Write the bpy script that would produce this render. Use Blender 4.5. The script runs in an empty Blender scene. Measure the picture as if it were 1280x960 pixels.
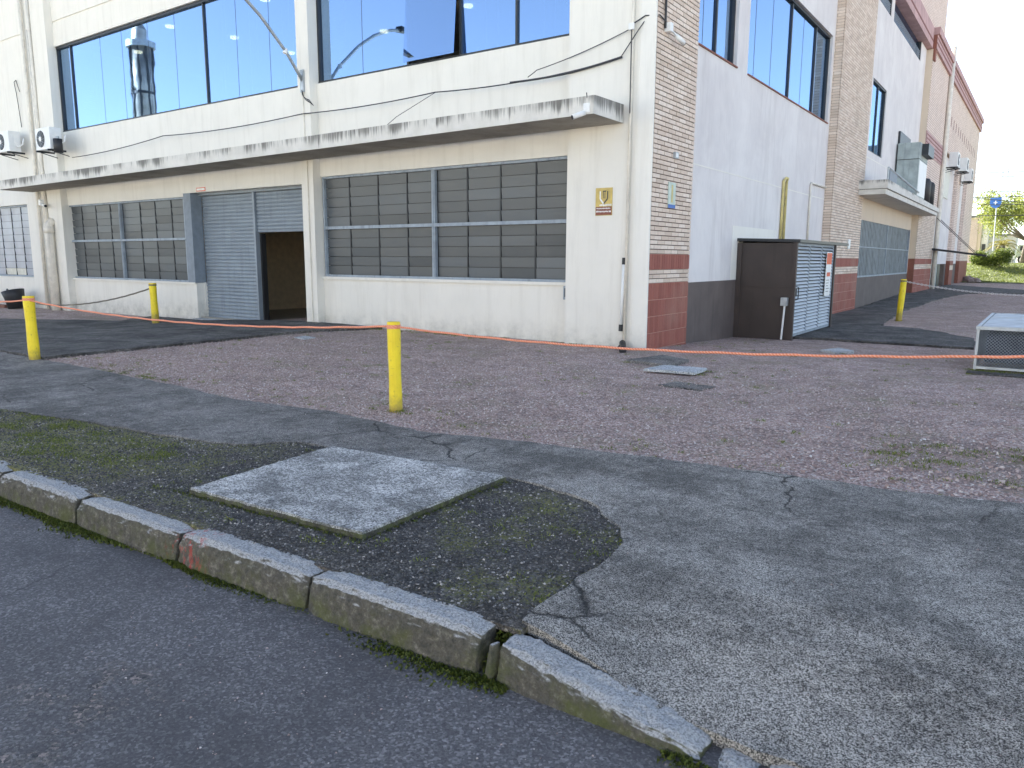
import bpy, math, random
import numpy as np
from mathutils import Vector, Matrix
from mathutils.geometry import delaunay_2d_cdt
rnd = random.Random(7)
RS = np.random.RandomState(11)
S = bpy.context.scene
COL = S.collection

# ------------------------------------------------------------------ camera
yaw, pitch, roll = -0.6129, -0.1641, 0.00433
cam_d = bpy.data.cameras.new('camera')
cam = bpy.data.objects.new('camera', cam_d); COL.objects.link(cam)
fwd = Vector((math.sin(yaw)*math.cos(pitch), math.cos(yaw)*math.cos(pitch), math.sin(pitch)))
rt = Vector((math.cos(yaw), -math.sin(yaw), 0)); up = rt.cross(fwd)
cr, sr = math.cos(roll), math.sin(roll)
r2 = cr*rt+sr*up; u2 = -sr*rt+cr*up
mw = Matrix((( r2.x, u2.x, -fwd.x, 5.797), (r2.y, u2.y, -fwd.y, -12.444), (r2.z, u2.z, -fwd.z, 1.6), (0, 0, 0, 1)))
cam.matrix_world = mw
cam_d.sensor_width = 36; cam_d.lens = 943.99/1280*36
cam_d.clip_start = 0.05; cam_d.clip_end = 3000
S.camera = cam

# ------------------------------------------------------------------ light
SUN_EL, SUN_ROT = math.radians(28), math.radians(-56)
w = bpy.data.worlds.new('World'); S.world = w; w.use_nodes = True
wn, wl = w.node_tree.nodes, w.node_tree.links
sky = wn.new('ShaderNodeTexSky'); sky.sky_type = 'NISHITA'; sky.sun_disc = False
sky.sun_elevation = SUN_EL; sky.sun_rotation = SUN_ROT
sky.air_density = 0.75; sky.dust_density = 0.0; sky.ozone_density = 0.8; sky.altitude = 0
bg = wn['Background']; bg.inputs[1].default_value = 0.06
hs = wn.new('ShaderNodeHueSaturation'); hs.inputs['Saturation'].default_value = 0.72
wl.new(sky.outputs[0], hs.inputs['Color']); wl.new(hs.outputs[0], bg.inputs[0])
sd = bpy.data.lights.new('sun', 'SUN'); sd.energy = 5.0; sd.angle = math.radians(0.5); sd.color = (1, 0.95, 0.86)
so = bpy.data.objects.new('sun', sd); COL.objects.link(so)
sdir = Vector((math.sin(SUN_ROT)*math.cos(SUN_EL), math.cos(SUN_ROT)*math.cos(SUN_EL), math.sin(SUN_EL)))
so.rotation_euler = sdir.to_track_quat('Z', 'Y').to_euler(); so.location = (-20, 40, 60)
S.view_settings.view_transform = 'Standard'; S.view_settings.look = 'None'
S.view_settings.exposure = 2.75; S.view_settings.gamma = 1.0
S.render.engine = 'CYCLES'
S.cycles.max_bounces = 6; S.cycles.transparent_max_bounces = 8

# ------------------------------------------------------------------ materials
class NB:
    def __init__(s, name, rough=0.8, metallic=0.0, spec=0.5):
        s.m = bpy.data.materials.new(name); s.m.use_nodes = True
        s.n = s.m.node_tree.nodes; s.l = s.m.node_tree.links
        s.b = s.n['Principled BSDF']; s.b.inputs['Roughness'].default_value = rough
        s.b.inputs['Metallic'].default_value = metallic; s.b.inputs['Specular IOR Level'].default_value = spec
        s.geo = s.n.new('ShaderNodeNewGeometry'); s.pos = s.geo.outputs['Position']
    def put(s, sock, v):
        if v is None: return
        if isinstance(v, bpy.types.NodeSocket): s.l.new(v, sock)
        elif isinstance(v, (tuple, list)) and len(v) == 3 and sock.type == 'RGBA': sock.default_value = (*v, 1)
        else: sock.default_value = v
    def scale(s, v, vec=None):
        n = s.n.new('ShaderNodeVectorMath'); n.operation = 'MULTIPLY'
        s.put(n.inputs[0], vec or s.pos); n.inputs[1].default_value = v; return n.outputs[0]
    def noise(s, sc, det=3, rough=0.55, vec=None, dist=0.0, out=0):
        n = s.n.new('ShaderNodeTexNoise'); s.put(n.inputs['Vector'], vec or s.pos)
        n.inputs['Scale'].default_value = sc; n.inputs['Detail'].default_value = det
        n.inputs['Roughness'].default_value = rough; n.inputs['Distortion'].default_value = dist
        return n.outputs[out]
    def vor(s, sc, feature='F1', out='Distance', vec=None, rand=1.0):
        n = s.n.new('ShaderNodeTexVoronoi'); n.feature = feature; s.put(n.inputs['Vector'], vec or s.pos)
        n.inputs['Scale'].default_value = sc; n.inputs['Randomness'].default_value = rand
        return n.outputs[out]
    def ramp(s, fac, stops, interp='LINEAR'):
        n = s.n.new('ShaderNodeValToRGB'); s.put(n.inputs[0], fac); n.color_ramp.interpolation = interp
        e = n.color_ramp.elements
        while len(e) < len(stops): e.new(0.5)
        for k, (p, c) in enumerate(stops):
            e[k].position = p
            e[k].color = (*c, 1) if isinstance(c, (tuple, list)) else (c, c, c, 1)
        return n.outputs[0]
    def mix(s, fac, a, b, mode='MIX'):
        n = s.n.new('ShaderNodeMix'); n.data_type = 'RGBA'; n.blend_type = mode
        s.put(n.inputs[0], fac); s.put(n.inputs[6], a); s.put(n.inputs[7], b); return n.outputs[2]
    def math(s, op, a, b=None, c=None, clamp=False):
        n = s.n.new('ShaderNodeMath'); n.operation = op; n.use_clamp = clamp
        s.put(n.inputs[0], a); s.put(n.inputs[1], b); s.put(n.inputs[2], c); return n.outputs[0]
    def mapr(s, v, a, b, c=0.0, d=1.0):
        n = s.n.new('ShaderNodeMapRange'); n.interpolation_type = 'SMOOTHSTEP'
        s.put(n.inputs[0], v)
        for k, q in zip((1, 2, 3, 4), (a, b, c, d)): n.inputs[k].default_value = q
        return n.outputs[0]
    def sep(s, vec=None):
        n = s.n.new('ShaderNodeSeparateXYZ'); s.put(n.inputs[0], vec or s.pos); return n.outputs
    def color(s, v): s.put(s.b.inputs['Base Color'], v); return s
    def bump(s, h, dist=0.005, strength=0.6, prev=None):
        n = s.n.new('ShaderNodeBump'); s.put(n.inputs['Height'], h)
        n.inputs['Distance'].default_value = dist; n.inputs['Strength'].default_value = strength
        if prev: s.l.new(prev, n.inputs['Normal'])
        s.l.new(n.outputs[0], s.b.inputs['Normal']); return n.outputs[0]
    def island(s): return s.geo.outputs['Random Per Island']
    def objrand(s): return s.n.new('ShaderNodeObjectInfo').outputs['Random']

def plain(name, c, rough=0.6, metallic=0.0, var=0.12, sc=6.0, bump=0.0, dirt=0.0, bsc=60):
    b = NB(name, rough, metallic)
    f = b.noise(sc, 4)
    lo = tuple(x*(1-var) for x in c); hi = tuple(min(1, x*(1+var)) for x in c)
    col = b.ramp(f, [(0.3, lo), (0.7, hi)])
    if dirt:
        d = b.ramp(b.noise(1.0, 5, 0.65, b.scale((9, 9, 0.6))), [(0.52, 0.0), (0.72, dirt)])
        col = b.mix(d, col, tuple(x*0.35 for x in c))
    b.color(col)
    if bump: b.bump(b.noise(bsc, 3), 0.004, bump)
    return b.m

MT = {}
def wall_mat(name, c, stain=0.35, fine=0.5):
    b = NB(name, 0.85)
    f = b.noise(1.1, 5, 0.6); col = b.ramp(f, [(0.3, tuple(x*0.93 for x in c)), (0.7, c)])
    st = b.ramp(b.noise(1.0, 6, 0.7, b.scale((5, 5, 0.45))), [(0.5, 0.0), (0.8, stain)])
    col = b.mix(st, col, (0.42, 0.38, 0.31))
    x, y, z = b.sep()
    low = b.math('MULTIPLY', b.mapr(b.math('ADD', z, b.math('MULTIPLY', b.noise(5, 4, 0.7), -0.5)), 0.25, -0.45), b.ramp(b.noise(3.5, 5, 0.7), [(0.35, 0.1), (0.7, 0.75)]))
    col = b.mix(low, col, (0.30, 0.29, 0.25))
    drip = b.ramp(b.noise(1.0, 4, 0.6, b.scale((22, 22, 0.9))), [(0.62, 0.0), (0.8, 0.07)])
    col = b.mix(drip, col, (0.33, 0.30, 0.25))
    b.color(col)
    n = b.bump(b.noise(140, 2), 0.003, 0.25*fine); b.bump(b.noise(4, 3), 0.02, 0.25, n)
    return b.m
MT['wall'] = wall_mat('cream_render', (0.80, 0.765, 0.69), 0.25)
MT['wall_pale'] = wall_mat('pale_strip_paint', (0.82, 0.79, 0.72), 0.25)
MT['interior'] = plain('interior_beige_paint', (0.62, 0.52, 0.36), 0.9)
MT['interior_floor'] = plain('interior_concrete_floor', (0.30, 0.27, 0.22), 0.35)
MT['room'] = plain('upper_room_paint', (0.30, 0.31, 0.33), 0.9)
def lilac():
    b = NB('scratched_lilac_render', 0.9)
    c = b.ramp(b.noise(0.9, 5, 0.6), [(0.3, (0.66, 0.625, 0.61)), (0.7, (0.76, 0.725, 0.70))])
    g = b.noise(1.0, 3, 0.6, b.scale((60, 60, 3)))
    c = b.mix(b.ramp(g, [(0.4, 0.0), (0.7, 0.3)]), c, (0.50, 0.45, 0.46))
    c = b.mix(b.ramp(b.noise(0.5, 4, 0.6, dist=0.5), [(0.48, 0.0), (0.62, 0.45)]), c, (0.82, 0.79, 0.76))
    c = b.mix(b.ramp(b.noise(1.0, 6, 0.7, b.scale((3, 3, 0.35))), [(0.52, 0.0), (0.75, 0.4)]), c, (0.47, 0.43, 0.41))
    b.color(c); b.bump(g, 0.01, 0.6); return b.m
MT['lilac'] = lilac()
MT['brown_base'] = plain('dark_brown_plinth_paint', (0.125, 0.10, 0.09), 0.75, var=0.15, sc=2, dirt=0.35, bump=0.2)
MT['brown_box'] = plain('dark_brown_sheet_metal', (0.055, 0.04, 0.034), 0.55, var=0.15, sc=2, dirt=0.4)
def brick(name, c1, c2, c3, per='obj'):
    b = NB(name, 0.8)
    r = b.objrand() if per == 'obj' else b.island()
    c = b.ramp(r, [(0.0, c1), (0.5, c2), (1.0, c3)])
    c = b.mix(b.ramp(b.noise(18, 4), [(0.35, 0.0), (0.75, 0.35)]), c, tuple(x*0.7 for x in c2))
    c = b.mix(b.ramp(b.noise(0.7, 4), [(0.5, 0.0), (0.72, 0.25)]), c, (0.40, 0.31, 0.24))
    b.color(c); b.bump(b.noise(90, 3), 0.003, 0.4); return b.m
bc = ((0.62, 0.49, 0.385), (0.74, 0.60, 0.485), (0.82, 0.70, 0.59))
MT['brick'] = brick('cream_brick_slip', *bc); MT['brick_s'] = brick('cream_brick_slip_joined', *bc, per='isl')
MT['mortar'] = plain('brown_mortar', (0.10, 0.058, 0.042), 0.95, bump=0.3)
tc = ((0.27, 0.085, 0.06), (0.31, 0.10, 0.072), (0.35, 0.125, 0.09))
MT['tile'] = brick('red_ceramic_strip', *tc); MT['tile_s'] = brick('red_ceramic_strip_joined', *tc, per='isl')
MT['grout'] = plain('pale_pink_grout', (0.52, 0.30, 0.24), 0.95)
def brickwall():
    b = NB('far_cream_brickwork', 0.85)
    n = b.n.new('ShaderNodeTexBrick')
    sx = b.sep(); cb = b.n.new('ShaderNodeCombineXYZ'); b.l.new(b.math('ADD', sx[1], sx[0]), cb.inputs[0]); b.l.new(sx[2], cb.inputs[1])
    b.l.new(cb.outputs[0], n.inputs['Vector']); n.inputs['Scale'].default_value = 1
    n.inputs['Brick Width'].default_value = 0.32; n.inputs['Row Height'].default_value = 0.11
    n.inputs['Mortar Size'].default_value = 0.012; n.inputs['Mortar Smooth'].default_value = 0.3
    n.inputs['Color1'].default_value = (0.72, 0.585, 0.50, 1); n.inputs['Color2'].default_value = (0.79, 0.66, 0.58, 1)
    n.inputs['Mortar'].default_value = (0.30, 0.21, 0.17, 1)
    c = b.mix(b.ramp(b.noise(0.8, 5), [(0.45, 0.0), (0.75, 0.3)]), n.outputs[0], (0.45, 0.36, 0.32))
    b.color(c); b.bump(n.outputs['Fac'], -0.01, 0.4); return b.m
MT['brickwall'] = brickwall()
MT['pink'] = plain('faded_pink_cornice_paint', (0.47, 0.30, 0.29), 0.8, dirt=0.5, var=0.15, sc=2)
MT['pinkdark'] = plain('dark_red_groove_paint', (0.22, 0.09, 0.085), 0.85)
MT['rust'] = plain('red_brown_paint', (0.24, 0.09, 0.06), 0.8, dirt=0.3)
MT['beige'] = wall_mat('beige_render', (0.68, 0.56, 0.43))
MT['soffitbrown'] = plain('brown_soffit', (0.30, 0.21, 0.14), 0.9)
def fascia(name, top, h):
    b = NB(name, 0.9)
    c = b.ramp(b.noise(2.5, 5, 0.6), [(0.3, (0.58, 0.555, 0.50)), (0.7, (0.74, 0.71, 0.65))])
    x, y, z = b.sep()
    t = b.math('ADD', z, b.math('MULTIPLY', b.math('MINIMUM', b.math('ADD', x, 0.6), 0.0), -0.0068))
    n = b.math('ADD', b.math('MULTIPLY', b.noise(1.0, 3, 0.7, b.scale((9, 9, 0.5))), 0.5), b.math('MULTIPLY', b.noise(1.0, 3, 0.7, b.scale((34, 34, 1.2))), 0.5))
    n2 = b.noise(1.0, 4, 0.6, b.scale((1.2, 1.2, 0.4)))
    lim = b.math('ADD', b.math('MULTIPLY', n, 1.15), b.math('MULTIPLY', n2, 0.95))
    g = b.mapr(t, top-h*1.3, top-0.02, 0.0, 1.0)
    v = b.math('ADD', lim, b.math('MULTIPLY', g, 0.34))
    f = b.ramp(v, [(0.985, 0.0), (1.0, 0.0)]) if False else b.mapr(v, 1.24, 1.5, 0.0, 0.8)
    c = b.mix(f, c, (0.075, 0.07, 0.06))
    b.color(c); b.bump(b.noise(40, 4), 0.01, 0.5); return b.m
MT['fascia'] = fascia('stained_concrete_fascia', 4.25, 0.29)
MT['fascia2'] = fascia('stained_beige_fascia', 4.3, 0.2)
MT['soffit'] = plain('aged_concrete_soffit', (0.36, 0.33, 0.28), 0.95, var=0.2, sc=1.5, dirt=0.3)
MT['roof'] = plain('roof_felt', (0.2, 0.2, 0.2), 0.9)
def glass(name, refl, tint, tr=0.3):
    b = NB(name)
    out = b.n['Material Output']
    gl = b.n.new('ShaderNodeBsdfGlossy'); gl.inputs['Color'].default_value = (*refl, 1); gl.inputs['Roughness'].default_value = 0.015
    tp = b.n.new('ShaderNodeBsdfTransparent'); tp.inputs['Color'].default_value = (*tint, 1)
    bp = b.n.new('ShaderNodeBump'); bp.inputs['Distance'].default_value = 0.02; bp.inputs['Strength'].default_value = 0.05
    b.l.new(b.noise(0.9, 2), bp.inputs['Height']); b.l.new(bp.outputs[0], gl.inputs['Normal'])
    mx = b.n.new('ShaderNodeMixShader'); mx.inputs[0].default_value = tr
    b.l.new(gl.outputs[0], mx.inputs[1]); b.l.new(tp.outputs[0], mx.inputs[2]); b.l.new(mx.outputs[0], out.inputs[0])
    return b.m
MT['glass'] = glass('blue_mirror_glass', (0.46, 0.65, 0.90), (0.6, 0.7, 0.8), 0.35)
MT['frame_dark'] = plain('dark_bronze_aluminium', (0.035, 0.038, 0.042), 0.45, 0.3)
MT['frame_grey'] = plain('blue_grey_painted_steel', (0.30, 0.345, 0.39), 0.6, var=0.15, dirt=0.5)
MT['white'] = plain('white_plastic', (0.78, 0.78, 0.76), 0.5, var=0.05)
MT['black'] = plain('black_plastic', (0.02, 0.02, 0.022), 0.55)
MT['cable'] = plain('black_cable_sheath', (0.04, 0.04, 0.045), 0.7)
MT['pipe'] = plain('painted_downpipe', (0.74, 0.69, 0.60), 0.6, dirt=0.4)
MT['galv'] = plain('galvanised_steel', (0.42, 0.45, 0.47), 0.5, 0.6, var=0.2, sc=5, dirt=0.3)
MT['duct'] = plain('weathered_duct_sheet', (0.36, 0.41, 0.40), 0.6, 0.2, var=0.2, sc=3, dirt=0.5)
def pane():
    b = NB('dusty_wired_pane', 0.4)
    r = b.objrand()
    c = b.ramp(r, [(0.0, (0.062, 0.072, 0.078)), (0.5, (0.085, 0.098, 0.106)), (1.0, (0.11, 0.13, 0.145))])
    c = b.mix(b.ramp(b.noise(1.5, 5), [(0.35, 0.0), (0.7, 0.5)]), c, (0.10, 0.105, 0.105))
    ln = b.math('SINE', b.math('MULTIPLY', b.sep()[2], 420.0)); ln2 = b.math('SINE', b.math('MULTIPLY', b.sep()[0], 420.0))
    c = b.mix(b.math('MULTIPLY', b.math('MAXIMUM', ln, ln2), 0.28, clamp=True), c, (0.03, 0.03, 0.032))
    b.color(c); b.b.inputs['Specular IOR Level'].default_value = 0.6
    b.bump(b.noise(3.0, 2), 0.01, 0.3); return b.m
MT['pane'] = pane()
MT['pane_pale'] = plain('pale_blinded_pane', (0.33, 0.36, 0.42), 0.35, var=0.12, sc=2)
MT['pane_white'] = plain('paper_covered_pane', (0.62, 0.60, 0.52), 0.5)
MT['corr'] = plain('grey_streaked_sheet', (0.17, 0.195, 0.21), 0.6, 0.1, var=0.25, sc=3, dirt=0.9)
MT['shutter'] = plain('blue_grey_roller_slat', (0.25, 0.29, 0.33), 0.5, 0.1, var=0.1, sc=2, dirt=0.35)
MT['louvre'] = plain('pale_aluminium_louvre', (0.60, 0.64, 0.67), 0.45, 0.2, var=0.08)
MT['bluebeam'] = plain('blue_grey_jamb_paint', (0.20, 0.235, 0.275), 0.6, dirt=0.3)

def cracks(b, sc, w):
    wp = b.n.new('ShaderNodeVectorMath'); wp.operation = 'ADD'; b.l.new(b.pos, wp.inputs[0])
    b.l.new(b.scale((0.35, 0.35, 0), b.noise(2.2, 5, 0.65, out=1)), wp.inputs[1])
    d = b.vor(sc, 'DISTANCE_TO_EDGE', vec=wp.outputs[0])
    return b.ramp(d, [(0.0, 1.0), (w, 0.0)])
def asphalt(name, dark, light, thr, big=(0.55, 1.3), crack=0.0, ca=False, moss=0.0, sc=75, yellow=False, wide=0.30, stain=0.0, cw=0.012):
    b = NB(name, 0.9)
    n1 = b.noise(sc, 4, 0.75)
    v = b.vor(sc*1.1, out='Color')
    bw = b.n.new('ShaderNodeSeparateColor'); b.l.new(v, bw.inputs[0])
    f = b.math('ADD', b.math('MULTIPLY', n1, 0.6), b.math('MULTIPLY', bw.outputs[0], 0.42))
    L = b.ramp(f, [(thr, dark), (thr+wide, light)])
    g = b.noise(1.3, 6, 0.62); g2 = b.noise(7.0, 5, 0.7)
    gg = b.math('ADD', b.math('ADD', b.math('MULTIPLY', g, 0.45), b.math('MULTIPLY', g2, 0.27)), b.math('MULTIPLY', b.noise(26, 5, 0.75), 0.28))
    mul = b.mapr(gg, 0.40, 0.61, big[0], big[1])
    cc = b.n.new('ShaderNodeCombineColor')
    for k in range(3): b.l.new(mul, cc.inputs[k])
    L = b.mix(1.0, L, cc.outputs[0], 'MULTIPLY')
    if ca:   # the pavement is older and more worn, so paler, toward its ramp
        x, y, z = b.sep()
        q = b.mapr(b.math('ADD', b.math('ADD', x, b.math('MULTIPLY', g, 3.0)), b.math('MULTIPLY', b.math('ADD', y, 8.0), -0.5)), 1.4, 4.6, 0.0, 1.0)
        L = b.mix(q, L, b.mix(1.0, L, (1.3, 1.3, 1.27), 'MULTIPLY'))
    if crack:
        cm = b.math('MULTIPLY', cracks(b, crack, cw), b.ramp(b.noise(0.55, 2), [(0.5, 0.0), (0.58, 1.0)]))
        L = b.mix(cm, L, (0.012, 0.012, 0.012))
    else: cm = None
    if moss:
        mm = b.ramp(b.math('MULTIPLY', b.noise(2.0, 6, 0.7), b.noise(30, 3)), [(0.30, 0.0), (0.40, moss)])
        L = b.mix(mm, L, (0.10, 0.13, 0.04))
    if stain:  # dark lichen blotches and a grimy, mossy cut edge
        L = b.mix(b.ramp(b.math('ADD', b.math('MULTIPLY', b.noise(2.4, 7, 0.75), 0.6), b.math('MULTIPLY', b.noise(38, 4, 0.8), 0.4)), [(0.47, 0.0), (0.58, stain)]), L, (0.06, 0.062, 0.06))
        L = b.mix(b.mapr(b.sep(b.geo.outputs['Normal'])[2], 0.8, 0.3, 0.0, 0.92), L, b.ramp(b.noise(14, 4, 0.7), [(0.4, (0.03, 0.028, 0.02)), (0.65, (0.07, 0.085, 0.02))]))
    b.color(L)
    h = b.math('ADD', n1, b.math('MULTIPLY', bw.outputs[0], 0.6))
    p = b.bump(h, 0.006, 0.7)
    p = b.bump(g2, 0.03, 0.35, p)
    if cm: b.bump(b.math('MULTIPLY', cm, -1.0), 0.02, 0.7, p)
    return b.m
MT['path'] = asphalt('worn_asphalt_pavement', (0.038, 0.035, 0.032), (0.38, 0.355, 0.325), 0.37, crack=0.8, ca=True, sc=200, big=(0.45, 1.3), wide=0.30)
MT['drive'] = asphalt('dark_asphalt_drive', (0.028, 0.026, 0.025), (0.21, 0.195, 0.18), 0.42, (0.35, 1.6), crack=1.0, moss=0.3, sc=120)
MT['slab'] = asphalt('weathered_concrete_slab', (0.16, 0.155, 0.145), (0.78, 0.76, 0.72), 0.34, (0.6, 1.15), sc=110, stain=0.7)
MT['lid'] = asphalt('concrete_lid', (0.25, 0.27, 0.28), (0.62, 0.64, 0.65), 0.35, (0.7, 1.2))
def road():
    b = NB('old_road_asphalt', 0.8)
    n1 = b.noise(110, 4, 0.8)
    c = b.ramp(n1, [(0.30, (0.04, 0.038, 0.038)), (0.50, (0.125, 0.117, 0.118)), (0.70, (0.27, 0.255, 0.25))])
    v0 = b.vor(95, out='Color'); s0 = b.n.new('ShaderNodeSeparateColor'); b.l.new(v0, s0.inputs[0])
    c = b.mix(0.5, c, b.ramp(s0.outputs[0], [(0.0, (0.035, 0.033, 0.033)), (0.7, (0.13, 0.122, 0.122)), (1.0, (0.38, 0.36, 0.35))]))
    g = b.noise(1.0, 6, 0.6, dist=0.4)
    c = b.mix(b.mapr(b.math('ADD', b.math('MULTIPLY', g, 0.7), b.math('MULTIPLY', b.noise(8, 5, 0.7), 0.3)), 0.38, 0.6, 0.65, 0.0), c, (0.055, 0.051, 0.052))
    # worn spots where the aggregate shows
    k = b.math('MULTIPLY', b.ramp(b.noise(0.9, 3, 0.5), [(0.56, 0.0), (0.62, 1.0)]), b.ramp(b.noise(7, 5, 0.75), [(0.5, 0.0), (0.6, 1.0)]))
    v = b.vor(70, out='Color')
    sc_ = b.n.new('ShaderNodeSeparateColor'); b.l.new(v, sc_.inputs[0])
    agg = b.ramp(sc_.outputs[0], [(0.0, (0.03, 0.03, 0.033)), (0.6, (0.12, 0.11, 0.10)), (1.0, (0.34, 0.27, 0.24))])
    c = b.mix(k, c, agg)
    cm = b.math('MULTIPLY', cracks(b, 0.7, 0.012), b.ramp(b.noise(0.7, 2), [(0.52, 0.0), (0.6, 0.6)]))
    c = b.mix(cm, c, (0.02, 0.02, 0.022))
    b.color(c)
    p = b.bump(n1, 0.004, 0.5); p = b.bump(b.noise(9, 5, 0.7), 0.02, 0.35, p); b.bump(b.math('MULTIPLY', k, -1.0), 0.012, 0.6, p)
    return b.m
MT['road'] = road()
def gravel(name, stops, moss, msc, green=(0.10, 0.125, 0.035), sc=58, soil=(0.10, 0.085, 0.065), brown=False):
    b = NB(name, 0.95)
    v = b.vor(sc, out='Color'); d = b.vor(sc)
    r = b.n.new('ShaderNodeSeparateColor'); b.l.new(v, r.inputs[0])
    c = b.ramp(r.outputs[0], stops)
    c = b.mix(b.ramp(d, [(0.4, 0.0), (0.85, 0.7)]), c, soil)
    g = b.noise(0.7, 6, 0.65)
    c = b.mix(b.ramp(g, [(0.42, 0.0), (0.7, 0.45)]), c, tuple(x*1.5 for x in soil))
    mot = b.mapr(b.math('ADD', b.math('MULTIPLY', b.noise(2.6, 6, 0.7), 0.5), b.math('MULTIPLY', b.noise(17, 5, 0.75), 0.5)), 0.38, 0.62, 0.62, 1.22)
    mc = b.n.new('ShaderNodeCombineColor')
    for k in range(3): b.l.new(mot, mc.inputs[k])
    c = b.mix(1.0, c, mc.outputs[0], 'MULTIPLY')
    m2 = b.math('ADD', b.math('MULTIPLY', b.noise(msc, 6, 0.7), 0.75), b.math('MULTIPLY', b.noise(45, 3), 0.25))
    if brown:   # the left half of the verge is mossy earth with pinkish stone, the right half is bare dark stone
        zone = b.mapr(b.math('ADD', b.sep()[0], b.math('MULTIPLY', b.noise(1.5, 4), 2.0)), 2.2, 0.2, 0.0, 1.0)
        c = b.mix(b.math('MULTIPLY', zone, b.ramp(b.noise(3.0, 5, 0.7), [(0.4, 0.1), (0.6, 0.8)])), c, b.ramp(r.outputs[0], [(0.0, (0.22, 0.18, 0.10)), (1.0, (0.52, 0.44, 0.32))]))
        m2 = b.math('ADD', m2, b.math('MULTIPLY', zone, 0.10))
    c = b.mix(b.ramp(m2, moss), c, green)
    b.color(c)
    p = b.bump(b.math('MULTIPLY', d, -1.0), 0.014, 0.8); b.bump(b.noise(6, 4), 0.04, 0.4, p)
    return b.m
pinkst = [(0.0, (0.27, 0.175, 0.155)), (0.35, (0.49, 0.34, 0.30)), (0.7, (0.62, 0.45, 0.405)), (1.0, (0.80, 0.74, 0.68))]
darkst = [(0.0, (0.035, 0.034, 0.034)), (0.5, (0.085, 0.082, 0.08)), (0.85, (0.17, 0.16, 0.15)), (1.0, (0.40, 0.37, 0.33))]
MT['gravel'] = gravel('pink_crushed_stone', pinkst, [(0.52, 0.0), (0.66, 0.7)], 1.3, green=(0.15, 0.155, 0.07), soil=(0.18, 0.14, 0.11))
MT['verge'] = gravel('dark_crushed_stone', darkst, [(0.49, 0.0), (0.6, 0.75)], 1.6, green=(0.20, 0.20, 0.055), sc=75, brown=True)
def stones(name, stops):
    b = NB(name, 0.9); c = b.ramp(b.island(), stops)
    c = b.mix(b.ramp(b.noise(150, 2), [(0.4, 0.0), (0.7, 0.3)]), c, (0.08, 0.07, 0.06)); b.color(c); return b.m
MT['pink_stone'] = stones('loose_pink_stone', [(0.0, (0.22, 0.15, 0.13)), (0.4, (0.45, 0.325, 0.285)), (0.8, (0.57, 0.44, 0.39)), (0.95, (0.68, 0.59, 0.53)), (1.0, (0.82, 0.79, 0.75))])
MT['dark_stone'] = stones('loose_dark_stone', [(0.0, (0.03, 0.03, 0.03)), (0.6, (0.095, 0.092, 0.09)), (0.9, (0.2, 0.19, 0.18)), (1.0, (0.6, 0.55, 0.5))])
def kerbm():
    b = NB('weathered_kerb_concrete', 0.95)
    n1 = b.noise(95, 4, 0.75)
    c = b.ramp(n1, [(0.30, (0.10, 0.10, 0.10)), (0.60, (0.50, 0.50, 0.49))])
    x, y, z = b.sep()
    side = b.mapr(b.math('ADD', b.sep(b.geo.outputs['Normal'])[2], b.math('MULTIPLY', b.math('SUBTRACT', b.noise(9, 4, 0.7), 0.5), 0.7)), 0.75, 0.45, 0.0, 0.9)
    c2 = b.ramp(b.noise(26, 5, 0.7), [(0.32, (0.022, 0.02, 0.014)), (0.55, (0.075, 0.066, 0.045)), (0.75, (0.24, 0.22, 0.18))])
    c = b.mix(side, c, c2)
    mo = b.math('MULTIPLY', side, b.math('MULTIPLY', b.mapr(z, -0.02, -0.17, 0.1, 1.0), b.ramp(b.noise(6, 5, 0.7), [(0.45, 0.0), (0.62, 0.7)])))
    c = b.mix(mo, c, (0.085, 0.10, 0.02))
    # a dab of red paint where two stones meet
    dx = b.math('ABSOLUTE', b.math('SUBTRACT', x, 1.82))
    rp = b.math('MULTIPLY', b.mapr(dx, 0.26, 0.03, 0.0, 1.0), b.ramp(b.noise(24, 4, 0.7, vec=b.scale((1, 1, 0.4))), [(0.54, 0.0), (0.60, 0.7)]))
    c = b.mix(rp, c, (0.42, 0.05, 0.045))
    b.color(c)
    p = b.bump(n1, 0.006, 0.7); b.bump(b.noise(18, 5, 0.7), 0.02, 0.6, p); return b.m
MT['kerb'] = kerbm()
def yellowm():
    b = NB('chipped_yellow_paint', 0.5)
    c = b.ramp(b.noise(5, 4), [(0.3, (0.78, 0.58, 0.012)), (0.7, (0.90, 0.70, 0.02))])
    f = b.ramp(b.noise(28, 5, 0.7, b.scale((1, 1, 0.5))), [(0.62, 0.0), (0.68, 0.85)])
    c = b.mix(f, c, (0.20, 0.13, 0.04))
    lowz = b.mapr(b.math('ADD', b.sep()[2], b.math('MULTIPLY', b.noise(14, 4, 0.7), 0.35)), 0.42, 0.16, 0.0, 0.75)
    c = b.mix(lowz, c, (0.22, 0.16, 0.05)); c = b.mix(b.ramp(b.noise(9, 5, 0.75, b.scale((1, 1, 3))), [(0.60, 0.0), (0.66, 0.6)]), c, (0.45, 0.34, 0.05)); b.color(c); b.bump(b.noise(20, 4, vec=b.scale((1, 1, 0.25))), 0.01, 0.5); return b.m
MT['yellow'] = yellowm()
def ropem(name, a, c2):
    b = NB(name, 0.75)
    t = b.math('SINE', b.math('MULTIPLY', b.math('ADD', b.sep()[0], b.math('MULTIPLY', b.sep()[2], 1.0)), 230.0))
    b.color(b.mix(b.mapr(t, -0.2, 0.6, 0.0, 0.7), a, c2)); return b.m
MT['rope'] = ropem('orange_plastic_rope', (0.72, 0.22, 0.11), (0.85, 0.45, 0.33))
MT['rope_dark'] = ropem('weathered_thin_rope', (0.10, 0.09, 0.06), (0.30, 0.26, 0.2))
MT['chain'] = plain('white_plastic_chain', (0.62, 0.58, 0.56), 0.5)
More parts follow.
